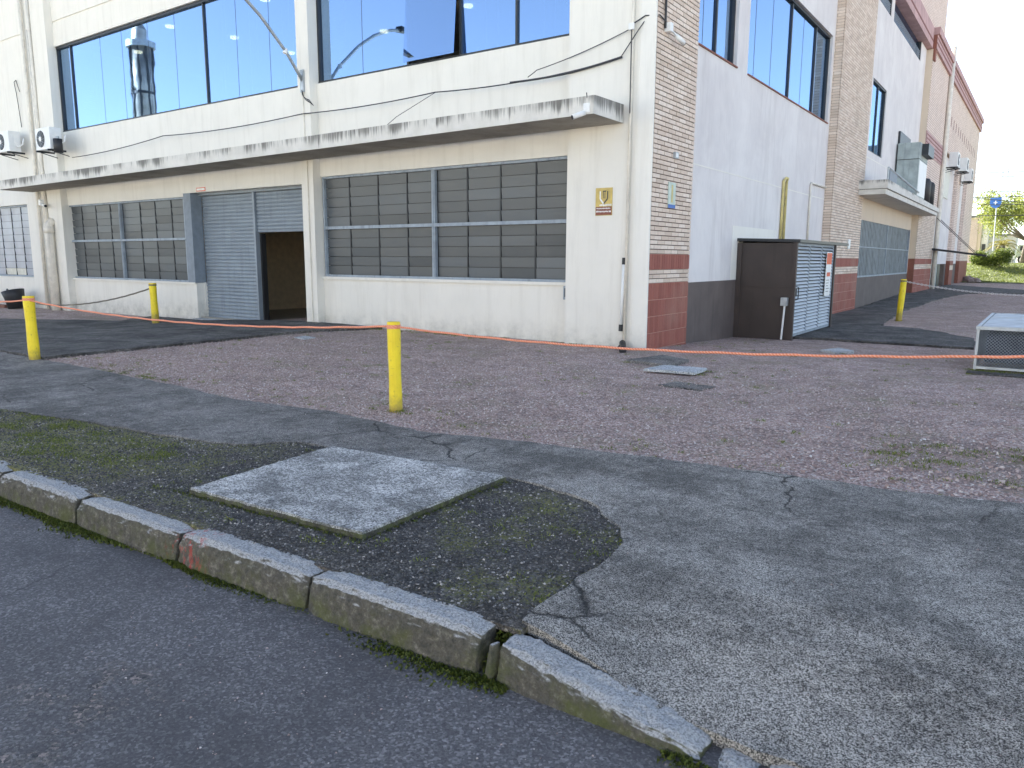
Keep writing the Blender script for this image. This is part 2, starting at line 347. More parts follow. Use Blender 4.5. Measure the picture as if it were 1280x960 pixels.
def leaf(name, a, c2, tr=0.25):
    b = NB(name, 0.6, spec=0.3)
    c = b.ramp(b.island(), [(0.0, a), (1.0, c2)]); b.color(c)
    out = b.n['Material Output']; t = b.n.new('ShaderNodeBsdfTranslucent'); b.l.new(c, t.inputs[0])
    mx = b.n.new('ShaderNodeMixShader'); mx.inputs[0].default_value = tr
    b.l.new(b.b.outputs[0], mx.inputs[1]); b.l.new(t.outputs[0], mx.inputs[2]); b.l.new(mx.outputs[0], out.inputs[0]); return b.m
MT['grass'] = leaf('grass_blade', (0.07, 0.10, 0.015), (0.24, 0.27, 0.06))
MT['moss'] = leaf('gutter_moss', (0.045, 0.055, 0.008), (0.10, 0.13, 0.02), 0.1)
MT['leaf_tree'] = leaf('pale_olive_leaf', (0.12, 0.16, 0.03), (0.32, 0.34, 0.08), 0.4)
MT['leaf_bush'] = leaf('hedge_leaf', (0.035, 0.06, 0.012), (0.15, 0.19, 0.03), 0.35)
MT['leaf_palm'] = leaf('palm_leaflet', (0.10, 0.11, 0.02), (0.34, 0.28, 0.05), 0.35)
MT['bark'] = plain('grey_bark', (0.17, 0.14, 0.11), 0.95, var=0.3, sc=4, bump=0.6, bsc=12)
MT['turf'] = plain('sunlit_turf', (0.085, 0.105, 0.025), 0.95, var=0.45, sc=2.5, bump=0.6, bsc=20)
MT['land'] = plain('distant_ground', (0.30, 0.28, 0.23), 0.95, var=0.25, sc=0.2)
MT['rock'] = plain('pinkish_rock', (0.27, 0.21, 0.19), 0.95, var=0.35, sc=4, bump=0.7, bsc=10)
MT['gold'] = plain('gold_sign_plate', (0.45, 0.34, 0.10), 0.4, 0.2, var=0.2, sc=8)
MT['orange'] = plain('orange_sign_print', (0.70, 0.13, 0.05), 0.6)
MT['bluesign'] = plain('blue_sign_face', (0.02, 0.12, 0.42), 0.5)
MT['mintsign'] = plain('pale_green_sign', (0.52, 0.60, 0.52), 0.6)
MT['gas'] = plain('yellowed_gas_pipe', (0.62, 0.52, 0.22), 0.6, var=0.15)
MT['tower'] = plain('weathered_steel_tank', (0.42, 0.40, 0.36), 0.4, 0.5, var=0.25, sc=0.8, dirt=0.5)
MT['truckpaint'] = plain('pale_green_truck_paint', (0.42, 0.48, 0.38), 0.4)
MT['navy'] = plain('dark_blue_machine_paint', (0.05, 0.06, 0.085), 0.6, dirt=0.3)
MT['rubber'] = plain('tyre_rubber', (0.02, 0.02, 0.02), 0.85)
MT['wood'] = plain('grey_weathered_timber', (0.20, 0.17, 0.14), 0.9, var=0.3, sc=7)
MT['terracotta'] = plain('reddish_timber', (0.22, 0.10, 0.07), 0.9)
def lampmat():
    b = NB('lit_downlight'); b.b.inputs['Emission Color'].default_value = (1, 0.74, 0.36, 1); b.b.inputs['Emission Strength'].default_value = 1.6; return b.m
MT['lamp'] = lampmat()

# ------------------------------------------------------------------ helpers
def setp(o, label=None, cat=None, group=None, kind=None):
    if label: o['label'] = label
    if cat: o['category'] = cat
    if group: o['group'] = group
    if kind: o['kind'] = kind
    return o
def wloc(o):
    l = Vector(o.location)
    while o.parent: o = o.parent; l += Vector(o.location)
    return l
def thing(name, label, cat, loc=(0, 0, 0), group=None):
    o = bpy.data.objects.new(name, None); o.empty_display_size = 0.2; COL.objects.link(o); o.location = loc
    return setp(o, label, cat, group)
class MB:
    """collects faces given in world coordinates"""
    def __init__(s): s.v = []; s.f = []; s.smooth = False
    def add(s, vs, fs):
        n = len(s.v); s.v += [tuple(p) for p in vs]; s.f += [tuple(i+n for i in f) for f in fs]; return s
    def box(s, x0, x1, y0, y1, z0, z1):
        if x0 > x1: x0, x1 = x1, x0
        if y0 > y1: y0, y1 = y1, y0
        if z0 > z1: z0, z1 = z1, z0
        return s.add([(x, y, z) for z in (z0, z1) for y in (y0, y1) for x in (x0, x1)],
                     [(0, 2, 3, 1), (4, 5, 7, 6), (0, 1, 5, 4), (2, 6, 7, 3), (0, 4, 6, 2), (1, 3, 7, 5)])
    def hexa(s, p):  # 8 corners, bottom 4 ccw, top 4 ccw
        return s.add(p, [(3, 2, 1, 0), (4, 5, 6, 7), (0, 1, 5, 4), (1, 2, 6, 5), (2, 3, 7, 6), (3, 0, 4, 7)])
    def tube(s, pts, r, n=8, cap=True):
        pts = [Vector(p) for p in pts]; rs = r if isinstance(r, (list, tuple)) else [r]*len(pts)
        base = len(s.v); prev = None
        for i, p in enumerate(pts):
            d = (pts[min(i+1, len(pts)-1)]-pts[max(i-1, 0)]).normalized()
            if prev is None:
                a = Vector((0, 0, 1)) if abs(d.z) < 0.9 else Vector((1, 0, 0)); u = d.cross(a).normalized()
            else: u = (prev-d*prev.dot(d)).normalized()
            prev = u; q = d.cross(u)
            for k in range(n):
                t = 2*math.pi*k/n; s.v.append(tuple(p+rs[i]*(math.cos(t)*u+math.sin(t)*q)))
        for i in range(len(pts)-1):
            for k in range(n):
                a, b_ = base+i*n+k, base+i*n+(k+1) % n; s.f.append((a, b_, b_+n, a+n))
        if cap:
            s.f.append(tuple(base+k for k in range(n))[::-1]); s.f.append(tuple(base+(len(pts)-1)*n+k for k in range(n)))
        return s
    def disc(s, c, axis, r0, r1, depth, n=20):
        a = Vector(axis).normalized(); c = Vector(c); return s.tube([c, c+a*depth], [r0, r1], n)
    def build(s, name, mat, parent=None, bevel=0.0, smooth=False, origin=None):
        me = bpy.data.meshes.new(name)
        off = wloc(parent) if parent else Vector(origin or (0, 0, 0))
        vv = [(p[0]-off.x, p[1]-off.y, p[2]-off.z) for p in s.v]
        me.from_pydata(vv, [], s.f); me.update()
        me.materials.append(MT[mat] if isinstance(mat, str) else mat)
        if smooth or s.smooth:
            me.polygons.foreach_set('use_smooth', [True]*len(me.polygons))
        o = bpy.data.objects.new(name, me); COL.objects.link(o)
        if parent: o.parent = parent
        elif origin: o.location = origin
        if bevel:
            b = o.modifiers.new('bevel', 'BEVEL'); b.width = bevel; b.segments = 2; b.limit_method = 'ANGLE'
        return o
def B(name, mat, parent, *box, bevel=0.0):
    return MB().box(*box).build(name, mat, parent, bevel)
def pieces(name, mat, parent, size, locs, bevel=0.0, rots=None, mesh=None):
    """one object per piece, all sharing one mesh (size = full extents, origin at centre)"""
    if mesh is None:
        a, b_, c = size; m = MB().box(-a/2, a/2, -b_/2, b_/2, -c/2, c/2)
        me = bpy.data.meshes.new(name); me.from_pydata(m.v, [], m.f); me.materials.append(MT[mat])
    else: me = mesh
    off = wloc(parent); out = []
    for i, l in enumerate(locs):
        o = bpy.data.objects.new(name, me); COL.objects.link(o); o.parent = parent
        o.location = Vector(l)-off
        if rots: o.rotation_euler = rots[i]
        out.append(o)
    return out
def npmesh(name, V, F, mat, parent=None, smooth=False):
    me = bpy.data.meshes.new(name); nv, nf, k = len(V), len(F), F.shape[1]
    me.vertices.add(nv); me.vertices.foreach_set('co', V.astype(np.float32).ravel())
    me.loops.add(nf*k); me.loops.foreach_set('vertex_index', F.astype(np.int32).ravel())
    me.polygons.add(nf); me.polygons.foreach_set('loop_start', np.arange(0, nf*k, k, dtype=np.int32))
    me.update(calc_edges=True); me.validate()
    if smooth: me.polygons.foreach_set('use_smooth', [True]*nf)
    me.materials.append(MT[mat]); o = bpy.data.objects.new(name, me); COL.objects.link(o)
    if parent: o.parent = parent; o.location = -wloc(parent)
    return o
def sm(t): t = np.clip(t, 0, 1); return t*t*(3-2*t)
def gz(x, y):
    x = np.asarray(x, float); y = np.asarray(y, float)
    z = -0.2*sm((-x-9)/6.0)
    z = z - 0.16*sm((y-0.0)/5.0)*(1-sm((y-17)/12.0))*sm((x+2)/1.5)
    z = z - 0.16*sm((x-3.92)/1.0)*sm((-8.9-y)/1.0)
    z = z + 1.35*sm((y-54-0.8*np.clip(x, -3, 6))/11.0)*sm((x+3)/3.0)
    return z
def g1(x, y): return float(gz(x, y))
def pnoise(x, y, s=1.0):
    return (np.sin(x*2.1*s+1.3)*np.cos(y*1.7*s+.4)+np.sin(x*5.3*s-y*4.1*s)*.5+np.cos(x*11.7*s+y*9.2*s)*.25)/1.75
def inpoly(x, y, P):
    x = np.asarray(x); y = np.asarray(y); r = np.zeros(x.shape, bool); j = len(P)-1
    for i in range(len(P)):
        xi, yi = P[i]; xj, yj = P[j]
        c = ((yi > y) != (yj > y)) & (x < (xj-xi)*(y-yi)/(yj-yi+1e-12)+xi); r ^= c; j = i
    return r
def ragged(P, step, amp, closed=True, seed=1):
    r = random.Random(seed); out = []
    for i in range(len(P)):
        a, b_ = P[i], P[(i+1) % len(P)]; L = math.dist(a, b_); n = max(1, int(L/step)) if L < 30 else max(1, int(L/2))
        for k in range(n):
            t = k/n; nx, ny = -(b_[1]-a[1])/L, (b_[0]-a[0])/L
            e = (r.random()-.5)*2*amp if k else 0
            out.append((a[0]+(b_[0]-a[0])*t+nx*e, a[1]+(b_[1]-a[1])*t+ny*e))
    return out
def sheet(name, P, dz, mat, res=0.3, bump=0.004, skirt=0.08, parent=None, box=None):
    """a sheet laid on the terrain with a ragged outline and a real edge"""
    xs = [p[0] for p in P]; ys = [p[1] for p in P]
    bx = box or (min(xs), max(xs), min(ys), max(ys))
    gx, gy = np.meshgrid(np.arange(bx[0]+res/2, bx[1], res), np.arange(bx[2]+res/2, bx[3], res))
    gx = gx.ravel()+RS.uniform(-.1, .1, gx.size)*res; gy = gy.ravel()+RS.uniform(-.1, .1, gy.size)*res
    m = inpoly(gx, gy, P); pts = [Vector(p) for p in P]+[Vector((a, b_)) for a, b_ in zip(gx[m], gy[m])]
    n = len(P); r = delaunay_2d_cdt(pts, [], [list(range(n))], 1, 1e-5)
    X = np.array([p.x for p in r[0]]); Y = np.array([p.y for p in r[0]])
    Z = gz(X, Y)+dz+bump*pnoise(X, Y)
    v = list(zip(X.tolist(), Y.tolist(), Z.tolist())); f = [tuple(t) for t in r[2]]
    # skirt
    base = len(v)
    ring = []
    for (px, py) in P: ring.append((px, py, g1(px, py)+dz+bump*float(pnoise(px, py))))
    v += ring; v += [(p[0], p[1], p[2]-skirt) for p in ring]
    for i in range(n): j = (i+1) % n; f.append((base+i, base+n+i, base+n+j, base+j))
    mb = MB(); mb.v = v; mb.f = f
    return mb.build(name, mat, parent)

# ------------------------------------------------------------------ ground
def grid_lines(a, b_, near, far, c, rad):
    out = [a]; p = a
    while p < b_:
        d = abs(p-c); p += near if d < rad else near+(d-rad)*far; out.append(min(p, b_))
    return np.array(out)
def terrain(name, xs, ys, mat, dz, bump):
    X, Y = np.meshgrid(xs, ys); Z = gz(X, Y)+dz+bump*pnoise(X, Y)
    V = np.stack([X.ravel(), Y.ravel(), Z.ravel()], 1); nx, ny = len(xs), len(ys)
    i = np.arange((ny-1)*(nx-1)); r, c = i//(nx-1), i % (nx-1); a = r*nx+c
    F = np.stack([a, a+1, a+nx+1, a+nx], 1); o = npmesh(name, V, F, mat, smooth=True); return o
g = MB(); g.add([(-1500, -1500, -0.45), (1500, -1500, -0.45), (1500, 1500, -0.45), (-1500, 1500, -0.45)], [(0, 1, 2, 3)])
setp(g.build('ground', 'land'), kind='structure')
o = terrain('gravel_yard', grid_lines(-60, 60, 0.25, 0.12, 0, 9), grid_lines(-8.9, 57, 0.25, 0.05, -3, 7), 'gravel', -0.012, 0.006); setp(o, kind='structure')
o = terrain('grass_bank', np.linspace(-3, 60, 110), np.linspace(53.5, 150, 120), 'turf', 0.02, 0.03); setp(o, kind='structure')
# road
xs = grid_lines(-80, 80, 0.3, 0.2, 3, 7); ys = np.linspace(-19, -9.86, 30)
X, Y = np.meshgrid(xs, ys); Z = -0.195+0.008*pnoise(X, Y, .6)
V = np.stack([X.ravel(), Y.ravel(), Z.ravel()], 1); nx, ny = len(xs), len(ys)
i = np.arange((ny-1)*(nx-1)); r_, c_ = i//(nx-1), i % (nx-1); a_ = r_*nx+c_
setp(npmesh('road', V, np.stack([a_, a_+1, a_+nx+1, a_+nx], 1), 'road', smooth=True), kind='structure')
setp(B('far_pavement', 'slab', None, -80, 80, -23, -19.0, -0.5, 0.0), kind='structure')

PATH = [(-60, -7.0), (-20, -7.0), (-7.05, -7.06), (-5.2, -7.12), (-3.4, -7.2), (-1.7, -7.34), (-.3, -7.18), (1.1, -7.3), (2.1, -7.08), (3.2, -6.93), (4.1, -6.8),
        (5.0, -6.73), (5.8, -6.55), (9, -6.3), (14, -6.2), (40, -6.2), (40, -9.9), (9, -9.9), (5.6, -9.92), (4.6, -9.9), (4.02, -9.83), (3.99, -9.3), (4.0, -8.95), (3.96, -8.72), (3.83, -8.5),
        (3.45, -8.2), (3.0, -8.08), (2.69, -8.05), (1.0, -8.18), (.55, -8.25), (.2, -8.62), (-.66, -8.81), (-1.64, -8.9), (-3.16, -9.14), (-8, -9.2), (-20, -9.2), (-60, -9.2)][::-1]
PATHR = ragged(PATH, 0.12, 0.022)
o = sheet('asphalt_pavement', PATHR, 0.012, 'path', 0.3, 0.007, 0.05, box=(-9, 10, -10, -6)); setp(o, kind='structure')
VERGE = [(-60, -10.09), (-2, -10.09), (1, -9.99), (4.05, -9.885), (4.1, -8.4), (2.6, -7.9), (.5, -8.0), (-.66, -8.6), (-3.2, -8.95), (-60, -9.0)]
o = sheet('gravel_verge', VERGE, -0.004, 'verge', 0.25, 0.007, 0.03, box=(-8, 4.2, -10.1, -7.9)); setp(o, kind='structure')
DRV = [(-7.1, -7.02), (-7.18, -5), (-7.35, -2.6), (-7.3, -1.2), (-6.9, -0.5), (-6.7, 0.1), (-16.5, 0.1), (-15.5, -1.4), (-19, -3.2), (-40, -3.6), (-40, -7.02)]
o = sheet('asphalt_driveway', ragged(DRV, 0.15, 0.03), 0.04, 'drive', 0.4, 0.006, 0.09, box=(-20, -6, -7, 0.2)); setp(o, kind='structure')
DR2 = [(1.0, 5.3), (2.9, 5.35), (4.7, 5.3), (4.55, 7.5), (3.2, 9.6), (2.2, 9.9), (2.0, 12.0), (1.7, 17.5), (1.9, 24.0), (2.6, 31.5), (6.5, 33.0), (14, 33), (14, 39.5), (4.8, 38), (2.6, 42), (0.3, 46), (0.1, 36), (0.1, 17), (0.1, 9), (1.0, 9)]
o = sheet('asphalt_apron', ragged(DR2, 0.3, 0.06), 0.035, 'drive', 0.6, 0.006, 0.09); setp(o, kind='structure')

# kerb
kerb = bpy.data.objects.new('kerb', None); COL.objects.link(kerb); setp(kerb, kind='structure')
def kline(x): return 0.03*(max(-2.0, min(x, 4.0))-4.0)
def kerbstone(x0, x1, z0, z1, zb=-0.24, w=0.15, seed=0, front=0.035, tilt=0.0):
    r = random.Random(seed); n = 9; prof = []
    # profile (y offset from the back edge, height factor)
    P_ = [(0.0, 0), (0.0, 1.0), (-0.045, 1.0), (-w+0.035, 0.985), (-w+0.006, 0.9), (-w-0.012, 0.72), (-w-front*0.6, 0.4), (-w-front, 0.0)]
    m = MB()
    for i in range(n+1):
        t = i/n; x = x0+(x1-x0)*t; zt = z0+(z1-z0)*t
        e = min(t, 1-t)*(x1-x0)
        rd = 0.022*max(0, 1-e/0.05)**2
        for k, (py, h) in enumerate(P_):
            z = zb+(zt-zb-rd)*h; jit = 0.006 if 0 < k < 7 else 0
            yy = py+(rd*0.8 if k > 3 else 0)
            ex = (r.random()-.5)*0.012 if i in (0, n) else 0
            m.v.append((x+ex, -9.875+kline(x)+yy+tilt*t+(r.random()-.5)*jit, z+(r.random()-.5)*jit))
    q = len(P_)
    for i in range(n):
        for k in range(q-1):
            a = i*q+k; m.f.append((a, a+q, a+q+1, a+1))
    m.f.append(tuple(range(q))); m.f.append(tuple(n*q+k for k in range(q))[::-1])
    o = m.build('kerb_stone', 'kerb', kerb, bevel=0.0, smooth=False)
    sb = o.modifiers.new('sub', 'SUBSURF'); sb.levels = 3; sb.render_levels = 3; sb.subdivision_type = 'SIMPLE'
    tx = bpy.data.textures.get('kerbnoise') or bpy.data.textures.new('kerbnoise', 'CLOUDS'); tx.noise_scale = 0.05; tx.noise_depth = 3
    dm = o.modifiers.new('disp', 'DISPLACE'); dm.texture = tx; dm.strength = 0.020; dm.mid_level = 0.5; dm.texture_coords = 'GLOBAL'
    t2 = bpy.data.textures.get('kerbchips') or bpy.data.textures.new('kerbchips', 'CLOUDS'); t2.noise_scale = 0.014; t2.noise_depth = 2
    d2 = o.modifiers.new('chips', 'DISPLACE'); d2.texture = t2; d2.strength = 0.009; d2.mid_level = 0.5; d2.texture_coords = 'GLOBAL'
    for p in o.data.polygons: p.use_smooth = True
    return o
joints = [-8.4, -7.27, -6.14, -5.0, -3.9, -2.8, -1.7, -0.58, 0.56, 1.72, 2.84, 3.93]
for k in range(len(joints)-1):
    kerbstone(joints[k]+0.012, joints[k+1]-0.014, -0.002+rnd.uniform(-.006, .006), -0.002+rnd.uniform(-.006, .006), seed=k, tilt=rnd.uniform(-.008, .008))
kerbstone(4.03, 4.93, -0.015, -0.155, seed=40, front=0.03)
kerbstone(4.98, 5.12, -0.175, -0.18, seed=41, w=0.13, front=0.01)
kerbstone(5.15, 6.1, -0.162, -0.16, seed=42, front=0.01); kerbstone(6.13, 7.2, -0.16, -0.16, seed=43, front=0.01); kerbstone(7.22, 8.3, -0.16, -0.16, seed=44, front=0.01)
# broken piece in the wide joint
m = MB(); m.hexa([(3.955, -10.03, -.19), (4.0, -10.05, -.19), (4.02, -9.99, -.19), (3.97, -9.98, -.19), (3.965, -10.0, -.05), (3.99, -10.02, -.04), (4.01, -9.98, -.035), (3.985, -9.965, -.045)])
setp(m.build('stone_chip', 'kerb', bevel=0.008), 'flat chip of kerb concrete wedged upright in the mossy gap between two kerb stones', 'stone')

# big slab
sl = MB(); c4 = [(1.13, -9.64), (2.71, -9.56), (2.70, -8.12), (1.0, -8.25)]
def slabmesh(c4, ztop, th, n=14, amp=0.006, seed=3):
    r = random.Random(seed); m = MB(); ring = []
    for e in range(4):
        a, b_ = c4[e], c4[(e+1) % 4]
        for k in range(n):
            t = k/n; ring.append((a[0]+(b_[0]-a[0])*t+r.uniform(-amp, amp), a[1]+(b_[1]-a[1])*t+r.uniform(-amp, amp)))
    cx = sum(p[0] for p in ring)/len(ring); cy = sum(p[1] for p in ring)/len(ring); N = len(ring)
    for (x, y) in ring: m.v.append((x, y, ztop-th))
    for (x, y) in ring: m.v.append((x, y, ztop-0.012))
    for (x, y) in ring: m.v.append((x+(cx-x)*0.012, y+(cy-y)*0.012, ztop))
    for i in range(N):
        j = (i+1) % N
        m.f += [(i, j, N+j, N+i), (N+i, N+j, 2*N+j, 2*N+i)]
    m.f.append(tuple(range(2*N, 3*N))); return m
setp(slabmesh(c4, 0.045, 0.09, 26, 0.009).build('concrete_slab', 'slab'), 'large square weathered concrete slab lying on the dark gravel beside the kerb', 'slab')

# loose stones and grass as ground cover
def scatter_stones(name, mat, x, y, size, zoff=0.0):
    n = len(x); z = gz(x, y)+zoff
    t = np.array([(1, 0, -.3), (-.4, .9, -.3), (-.7, -.6, -.3), (.35, .3, .55), (-.5, .2, .5), (0, -.6, .45)], float)
    Fb = np.array([(0, 1, 3), (1, 4, 3), (1, 2, 4), (2, 5, 4), (2, 0, 5), (0, 3, 5), (3, 4, 5)])
    a = RS.uniform(0, 6.28, n); sc = size*RS.uniform(.55, 1.35, (3, n)); k = len(t)
    P_ = t[None]*RS.uniform(.7, 1.3, (n, k, 3))
    X_ = P_[..., 0]*sc[0][:, None]; Y_ = P_[..., 1]*sc[1][:, None]; Z_ = P_[..., 2]*sc[2][:, None]*.8
    ca, sa = np.cos(a)[:, None], np.sin(a)[:, None]
    V = np.stack([x[:, None]+X_*ca-Y_*sa, y[:, None]+X_*sa+Y_*ca, z[:, None]+Z_], -1).reshape(-1, 3)
    F = (Fb[None]+(np.arange(n)*k)[:, None, None]).reshape(-1, 3)
    o = npmesh(name, V, F, mat); setp(o, kind='stuff'); return o
def rpts(n, x0, x1, y0, y1, keep=None):
    x = RS.uniform(x0, x1, n); y = RS.uniform(y0, y1, n)
    if keep is not None: m = keep(x, y); x, y = x[m], y[m]
    return x, y
notpath = lambda x, y: ~inpoly(x, y, PATH) & ~inpoly(x, y, DRV) & ~inpoly(x, y, DR2)
x, y = rpts(52000, -7.4, 7.5, -7.5, -1.0, lambda x, y: notpath(x, y) & (RS.uniform(0, 1, x.size) < np.clip((-y-0.2)/5.5, .12, 1)))
setp(scatter_stones('pink_gravel_stones', 'pink_stone', x, y, RS.uniform(.006, .0145, x.size), .002), 'loose pink and grey crushed stone over the yard', 'gravel')
x, y = rpts(1500, 3.6, 7, -7.0, -4.2, lambda x, y: notpath(x, y) & (RS.uniform(0, 1, x.size) < sm((x-3.6)/2.4)*(.3+.7*(pnoise(x, y, 2) > 0))))
setp(scatter_stones('coarse_rubble', 'pink_stone', x, y, RS.uniform(.012, .032, x.size)*.8, .004), 'coarser pink and white rubble by the pavement edge on the right', 'rubble')
x, y = rpts(45000, -3.5, 4.05, -10.05, -7.95, lambda x, y: (~inpoly(x, y, PATH)) & inpoly(x, y, VERGE))
setp(scatter_stones('dark_gravel_stones', 'dark_stone', x, y, RS.uniform(.004, .0105, x.size), .002), 'fine dark crushed stone on the strip behind the kerb', 'gravel')
x, y = rpts(260, 2, 5.6, -11.2, -10.1); 
setp(scatter_stones('road_grit', 'pink_stone', x, y, RS.uniform(.002, .006, x.size), 0), 'scattered grit on the road beside the kerb', 'grit')
bpy.data.objects['road_grit'].data.vertices.foreach_set('co', [q for v in bpy.data.objects['road_grit'].data.vertices for q in (v.co.x, v.co.y, v.co.z-0.19+0.16*float(sm((v.co.x-3.92)))*float(sm(-8.9-v.co.y)))])
x, y = rpts(1400, -6, 7, -9.8, -6.6, lambda x, y: inpoly(x, y, PATH))
setp(scatter_stones('pavement_grit', 'pink_stone', x, y, RS.uniform(.0015, .006, x.size), .016), 'sparse grit and crumbs on the asphalt pavement', 'grit')
def grass(name, mat, x, y, h, zoff=0.0, w=0.0035, label='', zabs=None):
    n = len(x); z = (gz(x, y) if zabs is None else zabs)+zoff; a = RS.uniform(0, 6.28, n); h = h*RS.uniform(.5, 1.3, n); lx = RS.normal(0, .45, n)*h; ly = RS.normal(0, .45, n)*h
    dx, dy = np.cos(a)*w, np.sin(a)*w
    V = np.stack([np.stack([x-dx, y-dy, z], -1), np.stack([x+dx, y+dy, z], -1), np.stack([x+lx*.4+dx*.7, y+ly*.4+dy*.7, z+h*.6], -1), np.stack([x+lx, y+ly, z+h], -1)], 1).reshape(-1, 3)
    b0 = (np.arange(n)*4)[:, None]; F = np.concatenate([b0+np.array([[0, 1, 2]]), b0+np.array([[0, 2, 3]])])
    o = npmesh(name, V, F, mat); setp(o, label, 'grass', kind='stuff'); return o
def clumps(cs, per, rad):
    X_, Y_ = [], []
    for (cx, cy, k) in cs:
        n = int(per*k); X_.append(RS.normal(cx, rad*k**.5, n)); Y_.append(RS.normal(cy, rad*k**.5*.7, n))
    return np.concatenate(X_), np.concatenate(Y_)
cs = [(rnd.uniform(-5.5, .1), rnd.uniform(-9.9, -9.0), rnd.uniform(.5, 2.5)) for _ in range(120)]
cs += [(rnd.uniform(-.3, 4), rnd.uniform(-9.8, -8.3), rnd.uniform(.1, .5)) for _ in range(60)]
cs += [(3.95, -8.75, 1.5), (3.9, -8.95, .8), (4.0, -9.6, .6), (2.7, -9.62, .7)]
x, y = clumps(cs, 60, .06); k = ~inpoly(x, y, PATH) & ~inpoly(x, y, c4) & (y > -9.95)
grass('verge_grass', 'grass', x[k], y[k], .016, label='short weeds and moss growing through the dark gravel strip')
cs = [(rnd.uniform(-7, 6.5), rnd.uniform(-7, 2), rnd.uniform(.08, .5)) for _ in range(230)]
cs += [(5.2+rnd.uniform(-.6, .9), -5.6+rnd.uniform(-.6, .9), rnd.uniform(.5, 1.4)) for _ in range(26)]
cs += [(-4.5+rnd.uniform(-1.2, 1.2), -7.05, .5) for _ in range(12)]+[(rnd.uniform(-8.6, -.6), rnd.uniform(-.28, .12), rnd.uniform(.2, .8)) for _ in range(90)]+[(rnd.uniform(.15, 1.0), rnd.uniform(1, 4.7), .2) for _ in range(14)]
cs += [(px_+rnd.uniform(-.09, .09), py_+rnd.uniform(-.09, .05), .25) for (px_, py_) in ((.24, -6.69), (-7.14, -7.12), (2.27, 12.5)) for _ in range(9)]
cs += [(q*1.0, -7.1+.25*math.sin(q*2)+rnd.uniform(0, .45), .2) for q in [rnd.uniform(-6, 5.5) for _ in range(70)]]
cs += [(2.05+rnd.uniform(-.25, .2), -2.2+rnd.uniform(-.3, .3), .8) for _ in range(6)]+[(rnd.uniform(5.0, 6.4), .5+rnd.uniform(-.1, .2), 1.2) for _ in range(16)]
x, y = clumps(cs, 60, .06); k = notpath(x, y) & ((y < .2) | (x > 0))
grass('yard_weeds', 'grass', x[k], y[k], .022, label='tufts of weeds scattered through the pink gravel')
x = RS.uniform(-4, 4.1, 26000); x = np.concatenate([x, RS.uniform(4.8, 5.2, 350), RS.normal(3.98, .03, 260)]); n_ = len(x)
y = -10.035+0.03*(np.minimum(x, 4)-4)-np.abs(RS.normal(0, .035, n_))*(1+.8*np.sin(x*3.1)*np.sin(x*1.3))
y[-260:] = RS.uniform(-10.05, -9.86, 260)
keep = RS.uniform(0, 1, n_) < (.4+.5*np.sin(x*2.3+1)*np.sin(x*.9+2))+.1; keep[-610:] = True
zz = np.full(n_, -.195); zz[-260:] = np.clip(-.19+(y[-260:]+10.03)*1.0, -.19, -.03)
grass('gutter_moss', 'moss', x[keep], y[keep], .015, w=.008, label='green moss and weeds in the gutter along the foot of the kerb', zabs=zz[keep])
cs = [(x0+rnd.uniform(-.02, .02), y0, .3) for (x0, y0) in [(1.0+1.7*t, -9.66+.08*t) for t in np.linspace(0, 1, 34)]+[(2.73, -9.5+1.35*t) for t in np.linspace(0, 1, 20)]]
x, y = clumps(cs, 60, .025); k = ~inpoly(x, y, c4)
grass('slab_edge_moss', 'moss', x[k], y[k], .014, label='moss along the near edges of the concrete slab', w=.004)
x, y = rpts(26000, -1, 14, 55.5, 68)
grass('bank_grass', 'grass', x, y, .09, w=.03, label='rough grass on the bank at the far end of the building')

# ------------------------------------------------------------------ building
bl = thing('commercial_building', 'cream and brick two storey commercial building with mirrored upper windows and roller shutter', 'building', (0, 0, 0))
TOP = 12.2
def wseg(*bx, mat='wall', name='wall'): return B(name, mat, bl, *bx)
yb, yt = .22, .47
# front bays
wseg(-8.79, -1.71, yb, yt, -.6, 1.15); wseg(-8.79, -1.71, yb, yt, 3.53, 5.66); wseg(-8.79, -1.71, yb, yt, 8.33, TOP)
wseg(-21.6, -14.2, yb, yt, -.7, .89); wseg(-21.6, -14.54, yb, yt, 3.31, 3.40); wseg(-21.6, -9.19, yb, yt, 3.395, 5.66); wseg(-21.6, -9.19, yb, yt, 8.33, 9.02)
wseg(-21.6, -9.19, yb+.03, yt, 9.02, 9.1); wseg(-21.6, -9.19, yb, yt, 9.1, TOP)
wseg(-9.2, -8.78, 0, .6, -.6, TOP, name='pilaster')
wseg(-1.72, -.035, 0, .5, -.6, TOP, name='corner_pier')
wseg(-.29, -.004, -.03, .006, -.6, TOP, mat='wall_pale', name='corner_strip')
wseg(-.335, -.30, -.012, .0, -.6, TOP, mat='wall_pale', name='corner_strip')
wseg(-22.3, -21.36, 0, .6, -.7, TOP, name='pilaster')
wseg(-23.1, -22.3, .08, .6, -.7, TOP, mat='wall_pale', name='joint_strip')
wseg(-45, -23.1, .02, .5, -.7, .88); wseg(-45, -27.6, .02, .5, .88, 3.43); wseg(-45, -23.1, .02, .5, 3.43, 8.9)
wseg(-23.9, -23.1, .02, .5, .88, 3.43); wseg(-45, -23.1, .05, .5, 8.9, 8.97); wseg(-45, -23.1, .02, .5, 8.97, TOP)
B('sill', 'wall_pale', bl, -8.78, -1.72, .17, .25, 1.10, 1.155); B('sill', 'wall_pale', bl, -21.55, -14.2, .17, .25, .845, .895)
B('roof', 'roof', bl, -45, -.1, .5, 35, TOP-.3, TOP-.05); B('roof', 'roof', bl, -45, -.5, 35, 58, 11.2, 11.5)
B('rear_wall', 'wall', bl, -45, -.4, 57.7, 58, -.5, 11.4)
B('tower_wall', 'brickwall', bl, -30, .08, 5.0, 35.2, 12.35, 15.8)
